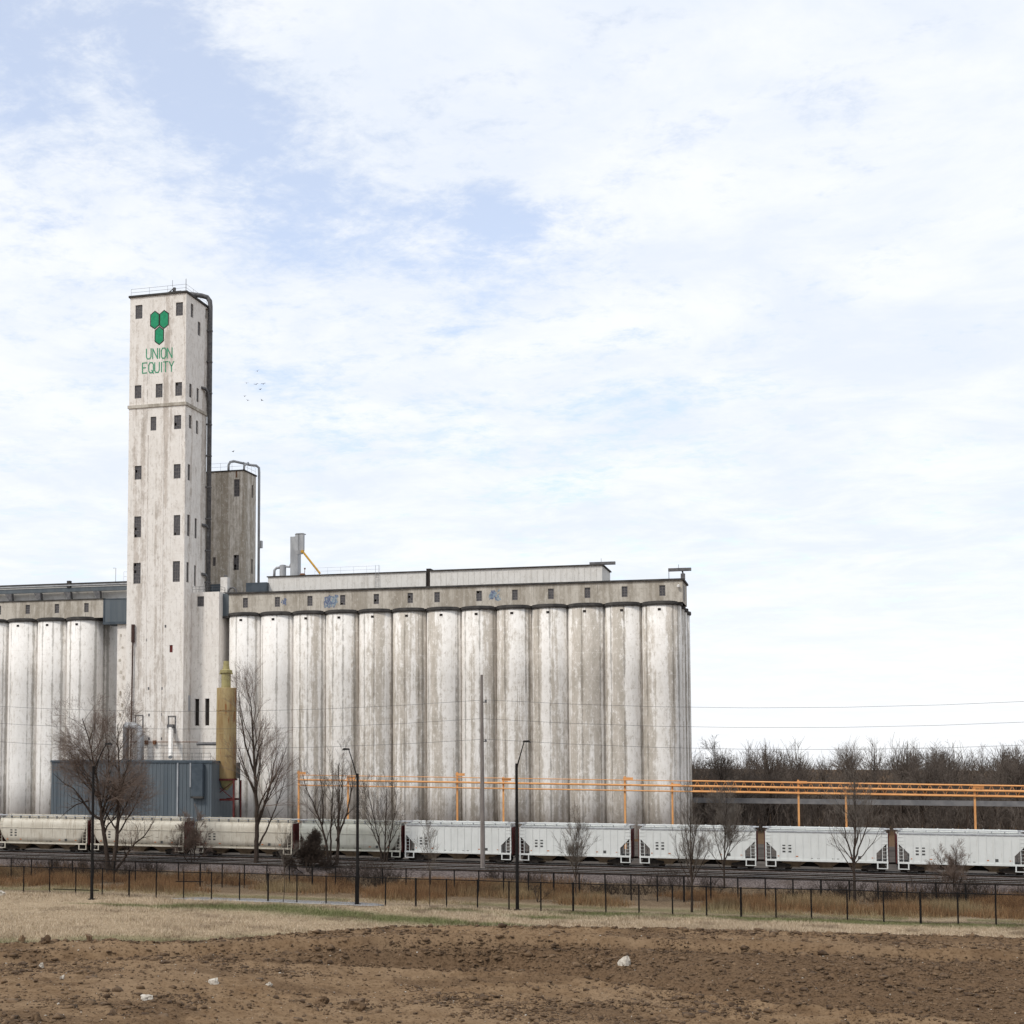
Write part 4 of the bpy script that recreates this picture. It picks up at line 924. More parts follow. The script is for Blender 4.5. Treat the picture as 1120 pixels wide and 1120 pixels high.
def round_car(mat):
    t = thing('hopper_car', 'x', 'rail car', (0, 162.0, 0)); HL = HLc; zt = 4.28
    sec = []
    for k in range(25):
        a = -pi/2*0+pi*k/24; yy, zz_ = cos(a), sin(a)
        Y = 1.55*np.sign(yy)*abs(yy)**.55; Z = 2.75+(zt-2.75)*abs(zz_)**.62; sec.append((Y, Z))
    sec = [(1.50, 1.15), (1.56, 1.9), *sec, (-1.56, 1.9), (-1.50, 1.15)]
    xs_ = [-HL+.2, -HL+.5, -HL+.9, -HL+1.25, -HL+1.5, -HL+1.7, HL-1.7, HL-1.5, HL-1.25, HL-.9, HL-.5, HL-.2]
    V = []; n = len(sec)
    for x in xs_:
        q = min(1, max(0, (abs(x)-(HL-1.7))/1.5)); zb = 1.15+2.1*(q**2.2)
        V += [(x, y*(1-.03*q), max(z, zb)) for y, z in sec]
    b = MB(); b.add(V, [(i*n+k, (i+1)*n+k, (i+1)*n+(k+1) % n, i*n+(k+1) % n) for i in range(len(xs_)-1) for k in range(n)]+[tuple(range(n)), tuple(range(len(V)-1, len(V)-n-1, -1))])
    body = b.build('body', mat, t, True, world=False)
    e = MB()
    for x in np.arange(-4.4, 4.5, 1.47):
        e.tube([(x, y*1.004, z) for y, z in sec[1:-1]], .022, 4)
    e.build('weld_seams', mat, t, world=False)
    s2 = MB()
    for sy in (-1, 1): s2.box(-HL+.5, HL-.5, min(sy*1.545, sy*1.60), max(sy*1.545, sy*1.60), 2.98, 3.05)
    s2.build('side_stiffener', mat, t, world=False)
    finish_car(t, mat, HL, zt-.1); marks(t, HL, -1.562, 9); return t
cars = [(-105.5, 'c'), (-92.05, 'c'), (-78.95, 'c'), (-64.9, 'c'), (-51.45, 'p'), (-38.4, 'w'), (-24.9, 'w'), (-11.4, 'w'), (2.1, 'w'), (15.6, 'w'), (29.1, 'w')]
clab = ['dusty cream rounded hopper car at the tail end of the train', 'dusty cream rounded hopper car left of the many-stemmed bare tree', 'dusty cream rounded hopper car in front of the slate shed',
        'dusty cream rounded hopper car in front of the ochre bin, beside pale car', 'pale green-grey rounded hopper car behind the clump of bare trees', 'white ribbed hopper car beside the utility pole, coupled to the pale rounded car',
        'white ribbed hopper car between the utility pole lamp post and the silo block end', 'white ribbed hopper car passing the corner of the silo block and two bare saplings',
        'white ribbed hopper car behind the lone bare tree, before the far wood', 'white ribbed hopper car behind the brown leafless shrub, before the far wood', 'white ribbed hopper car at the head of the train past the leafless shrub']
protos = {}
for i, (x, kd) in enumerate(cars):
    if kd not in protos:
        o = {'c': lambda: round_car(M['car_cream']), 'p': lambda: round_car(M['car_pale']), 'w': lambda: ribbed_car(M['car_white'])}[kd](); protos[kd] = o
    else: o = copy_tree(protos[kd])
    o.location = (x, 162.0, 0); o['group'] = 'grain hopper cars in the train'
    o['label'] = clab[i] if i < len(clab) else 'white ribbed hopper car beyond the silos in front of the bare wood'

# ------------------------------------------------------------------ lamp posts, utility pole, wires
def lamp_post(px, py, ptop, head, lab):
    s, t = PZ(px, py, -1.0); s, t = s, FENCE_Y+.45 if abs(t-FENCE_Y) < 1.2 else t
    z0 = gz(s, t)-.05; zt = PT(px, ptop, t)[1]; s = PT(px, 930, t)[0]
    o = thing('lamp_post', lab, 'lamp post', (s, t, z0), 'street lamp posts by the fence')
    MB().tube([(s, t, z0), (s, t, z0+.5), (s, t, zt)], [.17, .16, .12], 8).build('pole', M['lamp'], o)
    MB().box(s-.26, s+.26, t-.26, t+.26, z0, z0+.14).build('base_plate', M['lamp'], o)
    hx_, hz_ = PT(head[0], head[1], t-.6); sg = 1 if hx_ > s else -1
    MB().tube([(s, t, zt-.9), (s+(hx_-s)*.12, t-.05, zt-.1), (s+(hx_-s)*.55, t-.3, zt+(hz_-zt)*.62), (hx_-sg*.16, t-.55, hz_+.04)], [.06, .06, .05, .045], 6).build('arm', M['lamp'], o)
    MB().add([(hx_-sg*.25, t-.75, hz_+.02), (hx_+sg*.45, t-.8, hz_-.02), (hx_+sg*.45, t-.4, hz_-.02), (hx_-sg*.25, t-.45, hz_+.02),
              (hx_-sg*.2, t-.68, hz_+.17), (hx_+sg*.3, t-.7, hz_+.2), (hx_+sg*.3, t-.5, hz_+.2), (hx_-sg*.2, t-.52, hz_+.17)],
             [(0, 3, 2, 1), (4, 5, 6, 7), (0, 1, 5, 4), (1, 2, 6, 5), (2, 3, 7, 6), (3, 0, 4, 7)]).build('lamp_head', M['lamp'], o)
lamp_post(101, 984, 838, (117.5, 814.5), 'dark lamp post in front of the many-stemmed tree and slate shed')
lamp_post(391, 988.5, 846, (379.5, 820.5), 'dark lamp post beside the clump of bare trees, arm towards the tower')
lamp_post(565.5, 993.5, 835, (575, 812), 'dark lamp post where two white hopper cars couple')
US, UT = PT(529.5, 945, 156.0)[0], 155.3; uz = PT(526.8, 738, UT)[1]
up_ = thing('utility_pole', 'tall slender grey utility pole beside the tracks before the silos', 'utility pole', (US, UT, -.35))
xt = PT(526.8, 738, UT)[0]
MB().tube([(US, UT, -.4), ((US+xt)/2, UT, uz/2), (xt, UT, uz)], [.27, .22, .15], 8).build('pole', M['wood_pole'], up_)
ins = []
for (py, side) in ((768, 1), (788.5, -1), (811, 1)):
    x, z = PT(529+side*2.2, py, UT); xc = PT(528.5, py, UT)[0]
    MB().tube([(xc, UT, z), (x, UT, z+.05)], .05, 5).build('standoff_arm', M['steel_dk'], up_)
    MB().lathe(x, UT, [(.10, z-.06), (.16, z), (.09, z+.1), (.14, z+.16), (.06, z+.26)], 8).build('insulator', M['steel_dk'], up_)
    ins.append((x, UT, z+.26, side))
for i, (x, y, z, sd_) in enumerate(ins):
    pts = []
    for k in range(-14, 15):
        X = x+k*9.5; u = (k % 7)/7 if k >= 0 else ((-k) % 7)/7
        pts.append((X, y, z-1.1*4*u*(1-u)))
    o = MB().tube(pts, .016, 4).build('power_line', M['wire'])
    tag(o, ('topmost', 'middle', 'lowest')[i]+' thin cable strung from the utility pole across the silos', 'cable', 'cables on the utility pole')

# ------------------------------------------------------------------ fences
def fence(name, y, x0, x1, step, h, label, braces):
    o = thing(name, label, 'fence', (x0, y, gz(x0, y)))
    n = int((x1-x0)/step); zs = []
    post = None
    for i in range(n+1):
        x = x0+i*step; z = gz(x, y); zs.append((x, z))
        thick = .065 if i % 5 else .09
        MB().tube([(x, y, z-.1), (x, y, z+h+.08)], thick, 6).build('post', M['fence'], o)
    r = MB()
    for (xa, za), (xb, zb) in zip(zs, zs[1:]):
        r.tube([(xa, y, za+h), (xb, y, zb+h)], .042, 5)
    r.build('top_rail', M['fence'], o)
    for (xa, xb, q) in braces:
        MB().tube([(xa, y, gz(xa, y)+h*q), (xb, y, gz(xb, y)+h*q)], .045, 5).build('brace_rail', M['fence'], o)
    # woven wire: two sets of diagonal strands
    w = MB(); a = .065; rr = .006; V = []; Fc = []
    x = x0
    while x < x1-h:
        for sgn in (1, -1):
            xa, xb = (x, x+h) if sgn > 0 else (x+h, x)
            za, zb = np.interp(xa, [p[0] for p in zs], [p[1] for p in zs])+.06, np.interp(xb, [p[0] for p in zs], [p[1] for p in zs])+h
            yy = y-.05+.006*sgn; k = len(V)
            V += [(xa-rr, yy, za), (xa+rr, yy, za), (xb+rr, yy, zb), (xb-rr, yy, zb)]; Fc.append((k, k+1, k+2, k+3))
        x += a*1.414
    w.add(V, Fc); tag(w.build('chain_link', M['fence'], o), kind='stuff')
    return o
nx0 = PT(26, 960, FENCE_Y)[0]-2.86*6
xA, xB = PT(58, 973, FENCE_Y)[0], PT(108, 973, FENCE_Y)[0]
fence('chain_link_fence', FENCE_Y, nx0, 42, 2.86, 2.55, 'nearer black chain link fence along the grass field edge', [(xA, xB, .18), (PT(192, 970, FENCE_Y)[0], PT(222, 970, FENCE_Y)[0], .66)])
fence('chain_link_fence', FENCE_FAR_Y, PT(12, 960, FENCE_FAR_Y)[0]-2.45*6, 44, 2.45, 2.35, 'farther black chain link fence in the orange grass by the tracks', [])

# ------------------------------------------------------------------ grass
def blades(name, n, sampler, hmin, hmax, wid, lean, mat, seed, tint):
    r = np.random.default_rng(seed); s, t, hs_ = sampler(r, n); n = len(s)
    z = ground_h(s, t)-.03; h = r.uniform(hmin, hmax, n)*hs_; ang = r.uniform(0, 2*pi, n); w = wid*r.uniform(.6, 1.4, n)
    la = r.uniform(0, 2*pi, n); ll = h*lean*r.uniform(.2, 1, n)
    v = np.empty((n, 3, 3)); dx_, dy_ = np.cos(ang)*w/2, np.sin(ang)*w/2
    v[:, 0] = np.stack([s-dx_, t-dy_, z], 1); v[:, 1] = np.stack([s+dx_, t+dy_, z], 1); v[:, 2] = np.stack([s+np.cos(la)*ll, t+np.sin(la)*ll, z+h], 1)
    o = np_mesh(name, v.reshape(-1, 3), np.arange(3*n).reshape(-1, 3), mat)
    tv = tint(r, s, t); pcolor(o, 'tint', np.repeat(np.stack([tv[0], tv[1], r.random(n)], 1), 3, 0)); return o
def grassmat(name, a1, a2, b1, b2):
    m, g, b = newmat(name, .9, .15); A = g.n.new('ShaderNodeSeparateColor'); g.l.new(g.attr('tint')[0], A.inputs[0])
    c = g.mix(A.outputs[0], g.mix(A.outputs[2], a1, a2), g.mix(A.outputs[2], b1, b2))
    g.l.new(g.mix(g.m('MULTIPLY', A.outputs[1], .5), c, (.10, .065, .04)), b.inputs['Base Color'])
    return m
M['dry'] = grassmat('dry_field_grass', (.37, .285, .195), (.60, .49, .365), (.10, .12, .045), (.23, .225, .11))
M['tall'] = grassmat('tall_rust_coloured_grass', (.17, .092, .044), (.36, .205, .10), (.31, .26, .14), (.42, .345, .21))
def samp_field(r, n):
    s = r.uniform(-78, 28, n); lo = E_dirt(s); t = r.uniform(0, 1, n)*(127.4-lo)+lo-.2
    gr_, gn_, _ = cover(s, t); den = .30+.55*sstep(fbm(s*.2, t*.3, 55, 4), -.5, .4)
    k = (r.random(n) < den*gr_)&(t < 127.4)
    onpath = (s > px_[0])&(s < px_[-1])&(np.abs(t-FENCE_Y-.2) < 1.2); k &= ~onpath | (r.random(n) < .04)
    return s[k], t[k], (.55+.8*sstep(fbm(s*.15, t*.25, 66, 3), -.4, .4))[k]
def tint_field(r, s, t):
    _, gn_, _ = cover(s, t); return np.clip(gn_*1.25+r.normal(0, .15, len(s)), 0, 1), sstep(fbm(s*.5, t*.5, 8, 3), .1, .6)
tag(blades('dry_grass', 420000, samp_field, .10, .30, .05, .9, M['dry'], 1, tint_field), 'pale dry grass covering the field before the fence', 'grass', kind='stuff')
def samp_tall(r, n):
    s = r.uniform(-108, 48, n); t = r.uniform(128.3, 149.5, n)
    q = fbm(s*.16, t*.22, 31, 4); den = sstep(q, -.25, .25)*(.25+.75*sstep(t, 129.3, 133))*(1-.75*sstep(t, 143.5, 147))
    k = r.random(n) < den; hh = (.40+.75*sstep(q, -.3, .45))*(.35+.65*sstep(t, 129, 133))
    return s[k], t[k], hh[k]
def tint_tall(r, s, t): return np.clip((1-sstep(t, 129, 132.5))*.8+sstep(fbm(s*.1, t*.2, 99, 3), .1, .6)*.7+r.normal(0, .1, len(s)), 0, 1), sstep(t, 143, 147)*.9+.5*sstep(fbm(s*.35, t*.35, 15, 3), .15, .6)
tag(blades('tall_grass', 360000, samp_tall, .7, 1.35, .045, .45, M['tall'], 2, tint_tall), 'tall rust coloured grass between the fences and the tracks', 'grass', kind='stuff')

# ------------------------------------------------------------------ clods and stones on the dirt
def blob_mesh(n, centres, sizes, r, flatz=.55, sink=.25):
    base = np.array([(0, 0, 1), (.894, 0, .447), (.276, .851, .447), (-.724, .526, .447), (-.724, -.526, .447), (.276, -.851, .447), (.724, .526, -.447), (-.276, .851, -.447), (-.894, 0, -.447), (-.276, -.851, -.447), (.724, -.526, -.447), (0, 0, -1)])
    f = np.array([(0,1,2),(0,2,3),(0,3,4),(0,4,5),(0,5,1),(1,6,2),(2,7,3),(3,8,4),(4,9,5),(5,10,1),(6,7,2),(7,8,3),(8,9,4),(9,10,5),(10,6,1),(11,7,6),(11,8,7),(11,9,8),(11,10,9),(11,6,10)])
    k = r.uniform(.45, 1.5, (n, 12, 1)); st = r.uniform(.7, 1.4, (n, 1, 3)); st[:, :, 2] *= flatz
    v = base[None]*k*st*sizes[:, None, None]+centres[:, None, :]; v[:, :, 2] += (sizes*flatz*(1-2*sink)*.5)[:, None]
    return v.reshape(-1, 3), (f[None]+np.arange(n)[:, None, None]*12).reshape(-1, 3)
r = np.random.default_rng(8); n = 300000
s = r.uniform(-62, 24, n); t = r.uniform(65, 118, n); lim = E_dirt(s)
cl = fbm(s*.22, t*.35, 123, 4, .6); band = np.exp(-((t-lim+.1)/.45)**2)*.75+.75*np.exp(-((t-E_crest(s)+.1)/.4)**2)*(s > -46)+.35*np.exp(-((t-E_foot(s)-.3)/.6)**2)*(s > -40)
k = (t < lim+.3)&(r.random(n) < np.clip(.06+.55*sstep(cl, -.1, .40)+band+.22*((t > E_foot(s))&(t < E_crest(s))&(s > -40)), 0, 1)); s, t = s[k], t[k]
sz = .034*np.exp(r.normal(0, .78, len(s)))+.015; sz = np.minimum(sz, .34)
v, f = blob_mesh(len(s), np.stack([s, t, ground_h(s, t)], 1), sz, r)
M['clod'] = simple('dark_soil_clod', (.050, .029, .015), (.175, .112, .063), 1.4, bump=.5, bscale=9)
tag(np_mesh('soil_clods', v, f, M['clod']), 'brown clods strewn over the dug soil', 'soil clods', kind='stuff')
n = 1500; s = r.uniform(-58, 20, n); t = r.uniform(66, 112, n); k = t < E_dirt(s)-.5; s, t = s[k], t[k]; sz = .022*np.exp(r.normal(0, .5, len(s)))+.012
v, f = blob_mesh(len(s), np.stack([s, t, ground_h(s, t)], 1), sz, r)
tag(np_mesh('pale_pebbles', v, f, M['rock']), 'scattered pale pebbles on the bare soil', 'pebbles', kind='stuff')
def chunk(px, py, w, h, lab, seed, mat='rock', name='concrete_chunk', cat='rubble'):
    z_ = -1.2
    for _ in range(6): s, t = PZ(px, py, z_); z_ = gz(s, t)
    rr = random.Random(seed); import bmesh
    bm = bmesh.new(); bmesh.ops.create_icosphere(bm, subdivisions=3, radius=1)
    for v in bm.verts:
        p = v.co.copy(); q = mnoise.noise(p*1.1+Vector((seed*3.1, 0, 0)))*.75+mnoise.noise(p*2.3+Vector((0, seed*2.2, 0)))*.45+mnoise.noise(p*6+Vector((0, 0, seed)))*.10
        p = p*(1+q); p.x = max(-.85, min(.85, p.x)); p.z = max(-.5, min(.75+.35*p.x*rr.choice((1, 1)), p.z)); v.co = Vector((p.x*w/2, p.y*w/2.4, p.z*h))
    me = bpy.data.meshes.new(name); bm.to_mesh(me); bm.free(); me.materials.append(M[mat])
    o = bpy.data.objects.new(name, me); COL.objects.link(o); o.location = (s, t, gz(s, t)+.22*h); o.rotation_euler = (rr.uniform(-.2, .2), rr.uniform(-.3, .3), rr.uniform(0, 6))
    return tag(o, lab, cat)
chunk(684, 1066, .85, .55, 'pale broken concrete chunk leaning on the dark bank of the basin', 1)
chunk(234, 1081, .62, .40, 'grey rounded concrete lump among the brown clods', 2)
chunk(160, 1093, .78, .20, 'flat pale slab fragment lying on the bare soil', 3)
chunk(45, 1059, .36, .30, 'small whitish stone on the soil near the grass edge', 4)
chunk(68, 1071, .30, .24, 'small buff stone half sunk in clods', 5)
chunk(400, 1049, .55, .2, 'flat grey stone where the berm begins', 6)
chunk(295, 1078, .42, .2, 'low pale stone beside the grey concrete lump', 7)
chunk(2, 979.5, .62, .42, 'white boulder at the far edge of the dry field', 8)
for i, (px, py, w, h, lab) in enumerate(((390, 1104, 1.15, .55, 'large dark root-matted clod on the bare soil'), (352, 1099, .85, .4, 'smaller dark clod beside the root-matted one'), (24, 1031, .55, .45, 'dark clod at the grass edge beside a wider one'), (50, 1032, .8, .5, 'wide dark clod at the grass edge'), (98, 1031, .5, .5, 'tall dark clod at the grass edge'), (40, 1116, .7, .45, 'dark clod lowest on the bare slope'))):
    chunk(px, py, w, h, lab, 20+i, 'clod', 'earth_clod', 'clod')

# ------------------------------------------------------------------ bare trees
def grow(out, p, d, r, L, lvl, maxl, rng, up, spread, dens, rmin):
    n = max(3, int(L/.45)); pts = [p.copy()]; rad = [r]; dirs = [d.copy()]; kink = .09+.025*lvl
    for i in range(n):
        d = (d+Vector((rng.gauss(0, kink), rng.gauss(0, kink), rng.gauss(0, kink)+up))).normalized()
        p = p+d*(L/n); pts.append(p.copy()); rad.append(max(rmin, r*(1-.8*(i+1)/n))); dirs.append(d.copy())
    out.append((lvl, pts, rad)); spawn(out, pts, rad, dirs, L, lvl, maxl, rng, up, spread, dens, rmin, .22)
def spawn(out, pts, rad, dirs, L, lvl, maxl, rng, up, spread, dens, rmin, f0):
    if lvl >= maxl: return
    nc = max(3 if lvl < maxl-1 else 2, int(L*dens*(1.0+.35*lvl)*.8+rng.random()))
    for k in range(nc):
        f = f0+(1-f0)*(k+rng.random())/nc; x = f*(len(pts)-1); i = min(int(x), len(pts)-2); u = x-i
        q = pts[i].lerp(pts[i+1], u); d0 = dirs[i]; az = rng.uniform(0, 2*pi); a = Vector((1, 0, 0)).cross(d0)
        if a.length < .1: a = Vector((0, 1, 0)).cross(d0)
        a.normalize(); b = d0.cross(a); sp = spread*rng.uniform(.6, 1.3)
        nd = (d0*cos(sp)+(a*cos(az)+b*sin(az))*sin(sp)).normalized()
        nl = L*(rng.uniform(.34, .62) if lvl < 1 else rng.uniform(.42, .80))*(1.1-.5*f)
        if nl < .22: continue
        grow(out, q, nd, max(rmin, (rad[i]*(1-u)+rad[i+1]*u)*.55), nl, lvl+1, maxl, rng, up, spread, dens, rmin)
def build_tree(name, label, loc, out, bark, twig, group=None, cut=1, cat='tree', crown='crown'):
    o = thing(name, label, cat, loc, group); tr, cr = MB(), MB()
    for lvl, pts, rad in out:
        if lvl <= cut: tr.tube(pts, rad, 7 if lvl == 0 else 5, False)
        else:
            step = pts if lvl < 3 else pts[::2]+([pts[-1]] if (len(pts)-1) % 2 else [])
            rs = rad if lvl < 3 else rad[::2]+([rad[-1]] if (len(rad)-1) % 2 else [])
            cr.tube(step, rs, 3, False)
    tr.build('trunk', bark, o, True); cr.build(crown, twig, o)
    return o, len(tr.f)+len(cr.f)
TOT = 0
def tree_px(name, label, base, stems, seed, r0, maxl=4, up=.05, spread=.5, dens=1.1, rmin=.010, twig='twig', dep=.8, group=None, f0=.25, t=None, cut=1, cat='tree'):
    """stems: sighted polylines of the main limbs, given depth by a random sideways wander"""
    global TOT
    rng = random.Random(seed)
    if t is None: s0, t = PZ(base[0], base[1], -1.0)
    out = []
    z0 = gz(PT(base[0], base[1], t)[0], t)
    for (pl, rr) in stems:
        W = []; dy = rng.uniform(-1, 1)*dep; acc = 0
        for i, (x, y) in enumerate(pl):
            X, Z = PT(x, y, t); q = i/max(1, len(pl)-1); W.append(Vector((X, t+dy*q*3+rng.gauss(0, .12)*q, max(Z, z0-.1))))
        if abs(pl[0][1]-base[1]) < 3: W[0].z = z0-.1
        P = []; 
        for a, b_ in zip(W, W[1:]):
            n = max(2, int((b_-a).length/.5))
            P += [a.lerp(b_, k/n)+Vector((rng.gauss(0, .025), rng.gauss(0, .04), 0)) for k in range(n)]
        P.append(W[-1]); N = len(P); R = [max(rmin*1.4, r0*rr*(1-.85*k/(N-1))) for k in range(N)]
        D = [(P[min(k+1, N-1)]-P[max(k-1, 0)]).normalized() for k in range(N)]; L = sum((b_-a).length for a, b_ in zip(P, P[1:]))
        out.append((0, P, R)); spawn(out, P, R, D, L*.62, 0, maxl, rng, up, spread, dens*2.0, rmin*.62, f0)
    b0 = (PT(base[0], base[1], t)[0], t, z0)
    o, n = build_tree(name, label, b0, out, M['bark'], M[twig], group, cut, cat); TOT += n; print('tree', name, base, n); return o
tree_px('bare_tree', 'large many-stemmed bare tree standing before the slate shed', (121, 954),
        [([(119, 954), (116, 925), (112, 895), (109, 870), (105, 840), (98, 808), (92, 786)], 1.0), ([(123, 954), (126, 920), (127, 888), (126, 855), (123, 818), (121, 792)], .9),
         ([(127, 888), (134, 868), (142, 850), (150, 828)], .5), ([(113, 898), (101, 890), (92, 874), (84, 862), (74, 856), (64, 846)], .55), ([(110, 875), (102, 862), (92, 846), (82, 830)], .4),
         ([(96, 876), (82, 880), (70, 888), (60, 897)], .3), ([(122, 954), (133, 944), (149, 922), (160, 914), (172, 898)], .6), ([(127, 905), (136, 885), (146, 868), (158, 852)], .4), ([(112, 890), (118, 860), (116, 825), (110, 795)], .45)],
        11, .30, 4, .045, .68, 1.22, .011, 'twig', .9)
tree_px('bare_tree', 'tall upright bare tree beside the ochre bin', (280, 953),
        [([(280, 953), (281, 920), (281, 885), (279, 845), (277, 805), (275, 775), (272, 758)], 1.1), ([(281, 905), (287, 885), (294, 862), (297, 840), (303, 815)], .6), ([(283, 925), (293, 900), (302, 872), (308, 845)], .45),
         ([(278, 845), (270, 815), (266, 785), (265, 758)], .5), ([(279, 870), (270, 840), (264, 810)], .4), ([(294, 862), (305, 838), (314, 812)], .35)], 12, .28, 4, .05, .42, .72, .011, 'twig', .6)
tree_px('bare_tree', 'bare tree with a leaning stem behind the middle lamp post', (363, 954),
        [([(361, 954), (358, 925), (353, 902), (346, 882), (338, 864), (333, 846)], .8), ([(368, 954), (369, 920), (369, 885), (368, 850), (367, 834)], 1.0), ([(368, 920), (378, 890), (383, 860), (382, 836)], .6), ([(353, 902), (355, 870), (352, 842)], .5), ([(362, 945), (360, 905), (361, 865), (358, 835)], .6), ([(369, 900), (375, 870), (376, 842)], .5)],
        13, .22, 4, .07, .38, 1.0, .011, 'twig_grey', .6)
tree_px('bare_tree', 'bushy bare tree reaching up beside the lamp post and pale car', (420, 952),
        [([(419, 952), (416, 920), (411, 890), (406, 862)], .8), ([(420, 952), (421, 915), (421, 880), (420, 852)], .9), ([(421, 950), (427, 920), (432, 890), (436, 866)], .8), ([(419, 935), (406, 908), (399, 882), (396, 860)], .6), ([(422, 930), (436, 905), (441, 888)], .5)],
        14, .13, 4, .06, .42, 1.2, .010, 'twig_grey', .7)
tree_px('shrub', 'dark tangled shrub below the join of cream and pale cars', (336, 958),
        [([(336, 958), (331, 940), (326, 922)], .8), ([(336, 958), (338, 938), (338, 915)], .8), ([(338, 958), (345, 942), (352, 928)], .8), ([(334, 958), (324, 948), (316, 936)], .7), ([(340, 958), (352, 950), (360, 944)], .6)], 15, .10, 4, .03, .65, 6.0, .016, 'bark', .8, cat='shrub')
tree_px('shrub', 'brown shrub in front of the gap between two cream cars', (211, 952), [([(211, 952), (208, 925), (205, 896)], .8), ([(212, 952), (214, 920), (216, 893)], .9), ([(212, 952), (219, 930), (224, 910)], .7), ([(210, 950), (202, 930), (197, 915)], .6)], 16, .10, 4, .05, .5, 3.0, .011, 'twig', .7, cat='shrub')
tree_px('sapling', 'slim bare sapling in front of the lamp-side white hopper car', (630, 985), [([(630, 985), (630, 955), (630, 925), (631, 900)], .9), ([(630, 962), (624, 935), (618, 912)], .5), ([(630, 958), (637, 932), (642, 908)], .5), ([(630, 950), (613, 928), (606, 915)], .3), ([(630, 945), (646, 925), (653, 916)], .3)], 17, .075, 4, .07, .38, 2.3, .008, 'twig_grey', .5)
tree_px('sapling', 'dense upright bare sapling overlapping the silo block corner', (757, 997), [([(757, 997), (757, 960), (756, 920), (756, 882)], 1.1), ([(757, 965), (749, 930), (744, 900)], .6), ([(757, 960), (765, 928), (770, 905)], .6), ([(757, 970), (742, 940), (736, 915)], .45), ([(757, 965), (771, 938), (777, 918)], .45), ([(757, 945), (751, 910), (750, 886)], .5), ([(757, 940), (762, 908), (762, 885)], .5)], 18, .11, 4, .08, .34, 1.7, .009, 'twig_grey', .6)
tree_px('sapling', 'spreading bare sapling next to the dense upright one', (792, 972), [([(792, 972), (792, 940), (793, 905), (795, 868)], 1.0), ([(792, 950), (784, 920), (778, 890)], .6), ([(792, 945), (802, 915), (810, 885)], .6), ([(792, 955), (776, 930), (770, 908)], .4), ([(792, 940), (812, 915), (820, 898)], .4)], 19, .10, 4, .06, .42, 2.1, .009, 'twig_grey', .6)
tree_px('sapling', 'thin young sapling standing at the nearer fence by the path', (310, 993), [([(310, 993), (310.5, 965), (309, 935), (310, 908)], .6), ([(310, 960), (305, 940), (304, 925)], .3), ([(310, 950), (315, 930), (316, 918)], .3)], 20, .06, 4, .08, .4, 1.6, .008, 'twig_grey', .3, t=FENCE_Y-.6)
tree_px('sapling', 'thin young sapling at the fence below the white car join', (470.5, 990), [([(470.5, 990), (470, 960), (469, 930), (468.5, 896)], .6), ([(470, 945), (464, 925), (462, 912)], .3), ([(469.5, 940), (475, 920), (477, 908)], .3)], 21, .06, 4, .08, .4, 1.6, .008, 'twig_grey', .3, t=FENCE_Y-.6)
tree_px('shrub', 'low dark leafless shrub in the tall grass below the white cars', (588, 986), [([(588, 986), (583, 976), (578, 970)], .8), ([(588, 986), (590, 974), (593, 966)], .8), ([(588, 986), (597, 980), (603, 974)], .6)], 22, .05, 4, .03, .6, 6, .010, 'bark', .5, cat='shrub')
tree_px('bare_tree', 'bare tree in front of the far white hopper cars and wood', (935, 990), [([(935, 990), (934, 950), (936, 905), (935, 870), (936, 845)], 1.1), ([(935, 950), (925, 915), (918, 880)], .6), ([(935, 940), (948, 905), (955, 872)], .6), ([(935, 955), (915, 925), (905, 900)], .4), ([(935, 945), (956, 920), (966, 898)], .4)], 23, .14, 4, .06, .42, 1.2, .010, 'twig_grey', .7)
tree_px('shrub', 'brown leafless shrub between the rusty grass and far white cars', (1040, 985), [([(1040, 985), (1034, 960), (1028, 935)], .8), ([(1041, 985), (1044, 955), (1046, 928)], .9), ([(1042, 985), (1052, 962), (1058, 945)], .7)], 24, .10, 4, .05, .5, 3.0, .011, 'twig', .7, cat='shrub')
# low brush along the foot of the ballast
rng = random.Random(77); mb = MB()
for i in range(900):
    s = rng.uniform(-104, 40); t = rng.uniform(144.5, 150); q = mnoise.noise(Vector((s*.12, t*.2, 4)))
    if q < -.05 and rng.random() < .85: continue
    z = gz(s, t); n = rng.randint(5, 9)
    for j in range(n):
        d = Vector((rng.gauss(0, .5), rng.gauss(0, .5), 1)).normalized(); L = rng.uniform(.5, 1.5)*(1.0+q); p = Vector((s, t, z-.05))
        pts = [p, p+d*L*.5, p+d*L+Vector((rng.gauss(0, .15), rng.gauss(0, .15), 0))]; mb.tube(pts, [.016, .012, .008], 3, False)
        for k in range(4):
            e = (d+Vector((rng.gauss(0, .6), rng.gauss(0, .6), rng.gauss(0, .3)))).normalized(); b0 = pts[1].lerp(pts[2], rng.random()); mb.tube([b0, b0+e*L*.4], [.010, .007], 3, False)
tag(mb.build('brush', M['bark']), 'low dark leafless brush along the foot of the ballast', 'brush', kind='stuff')

# wood beyond the silos
protos_t = []
for k in range(4):
    rng = random.Random(200+k); out = []; H = (17.5, 14.5, 13.5, 16.0)[k]
    p = Vector((0, 0, -.2)); P, R, D = [p.copy()], [.26], [Vector((0, 0, 1))]; d = Vector((0, 0, 1)); n = 12
    for i in range(n):
        d = (d+Vector((rng.gauss(0, .07), rng.gauss(0, .07), .05))).normalized(); p = p+d*H*.62/n; P.append(p.copy()); R.append(.26*(1-.75*(i+1)/n)); D.append(d.copy())
    out.append((0, P, R)); spawn(out, P, R, D, H*.62, 0, 4, rng, .04, .62, 1.6, .014, .15); print('far', sum(len(q[1]) for q in out))
    o, n = build_tree('far_tree', 'bare grey-brown tree in the wood beyond the silos', (0, 0, 0), out, M['bark'], M['twig_far'], 'bare trees in the wood beyond the silos'); TOT += n
    protos_t.append(o)
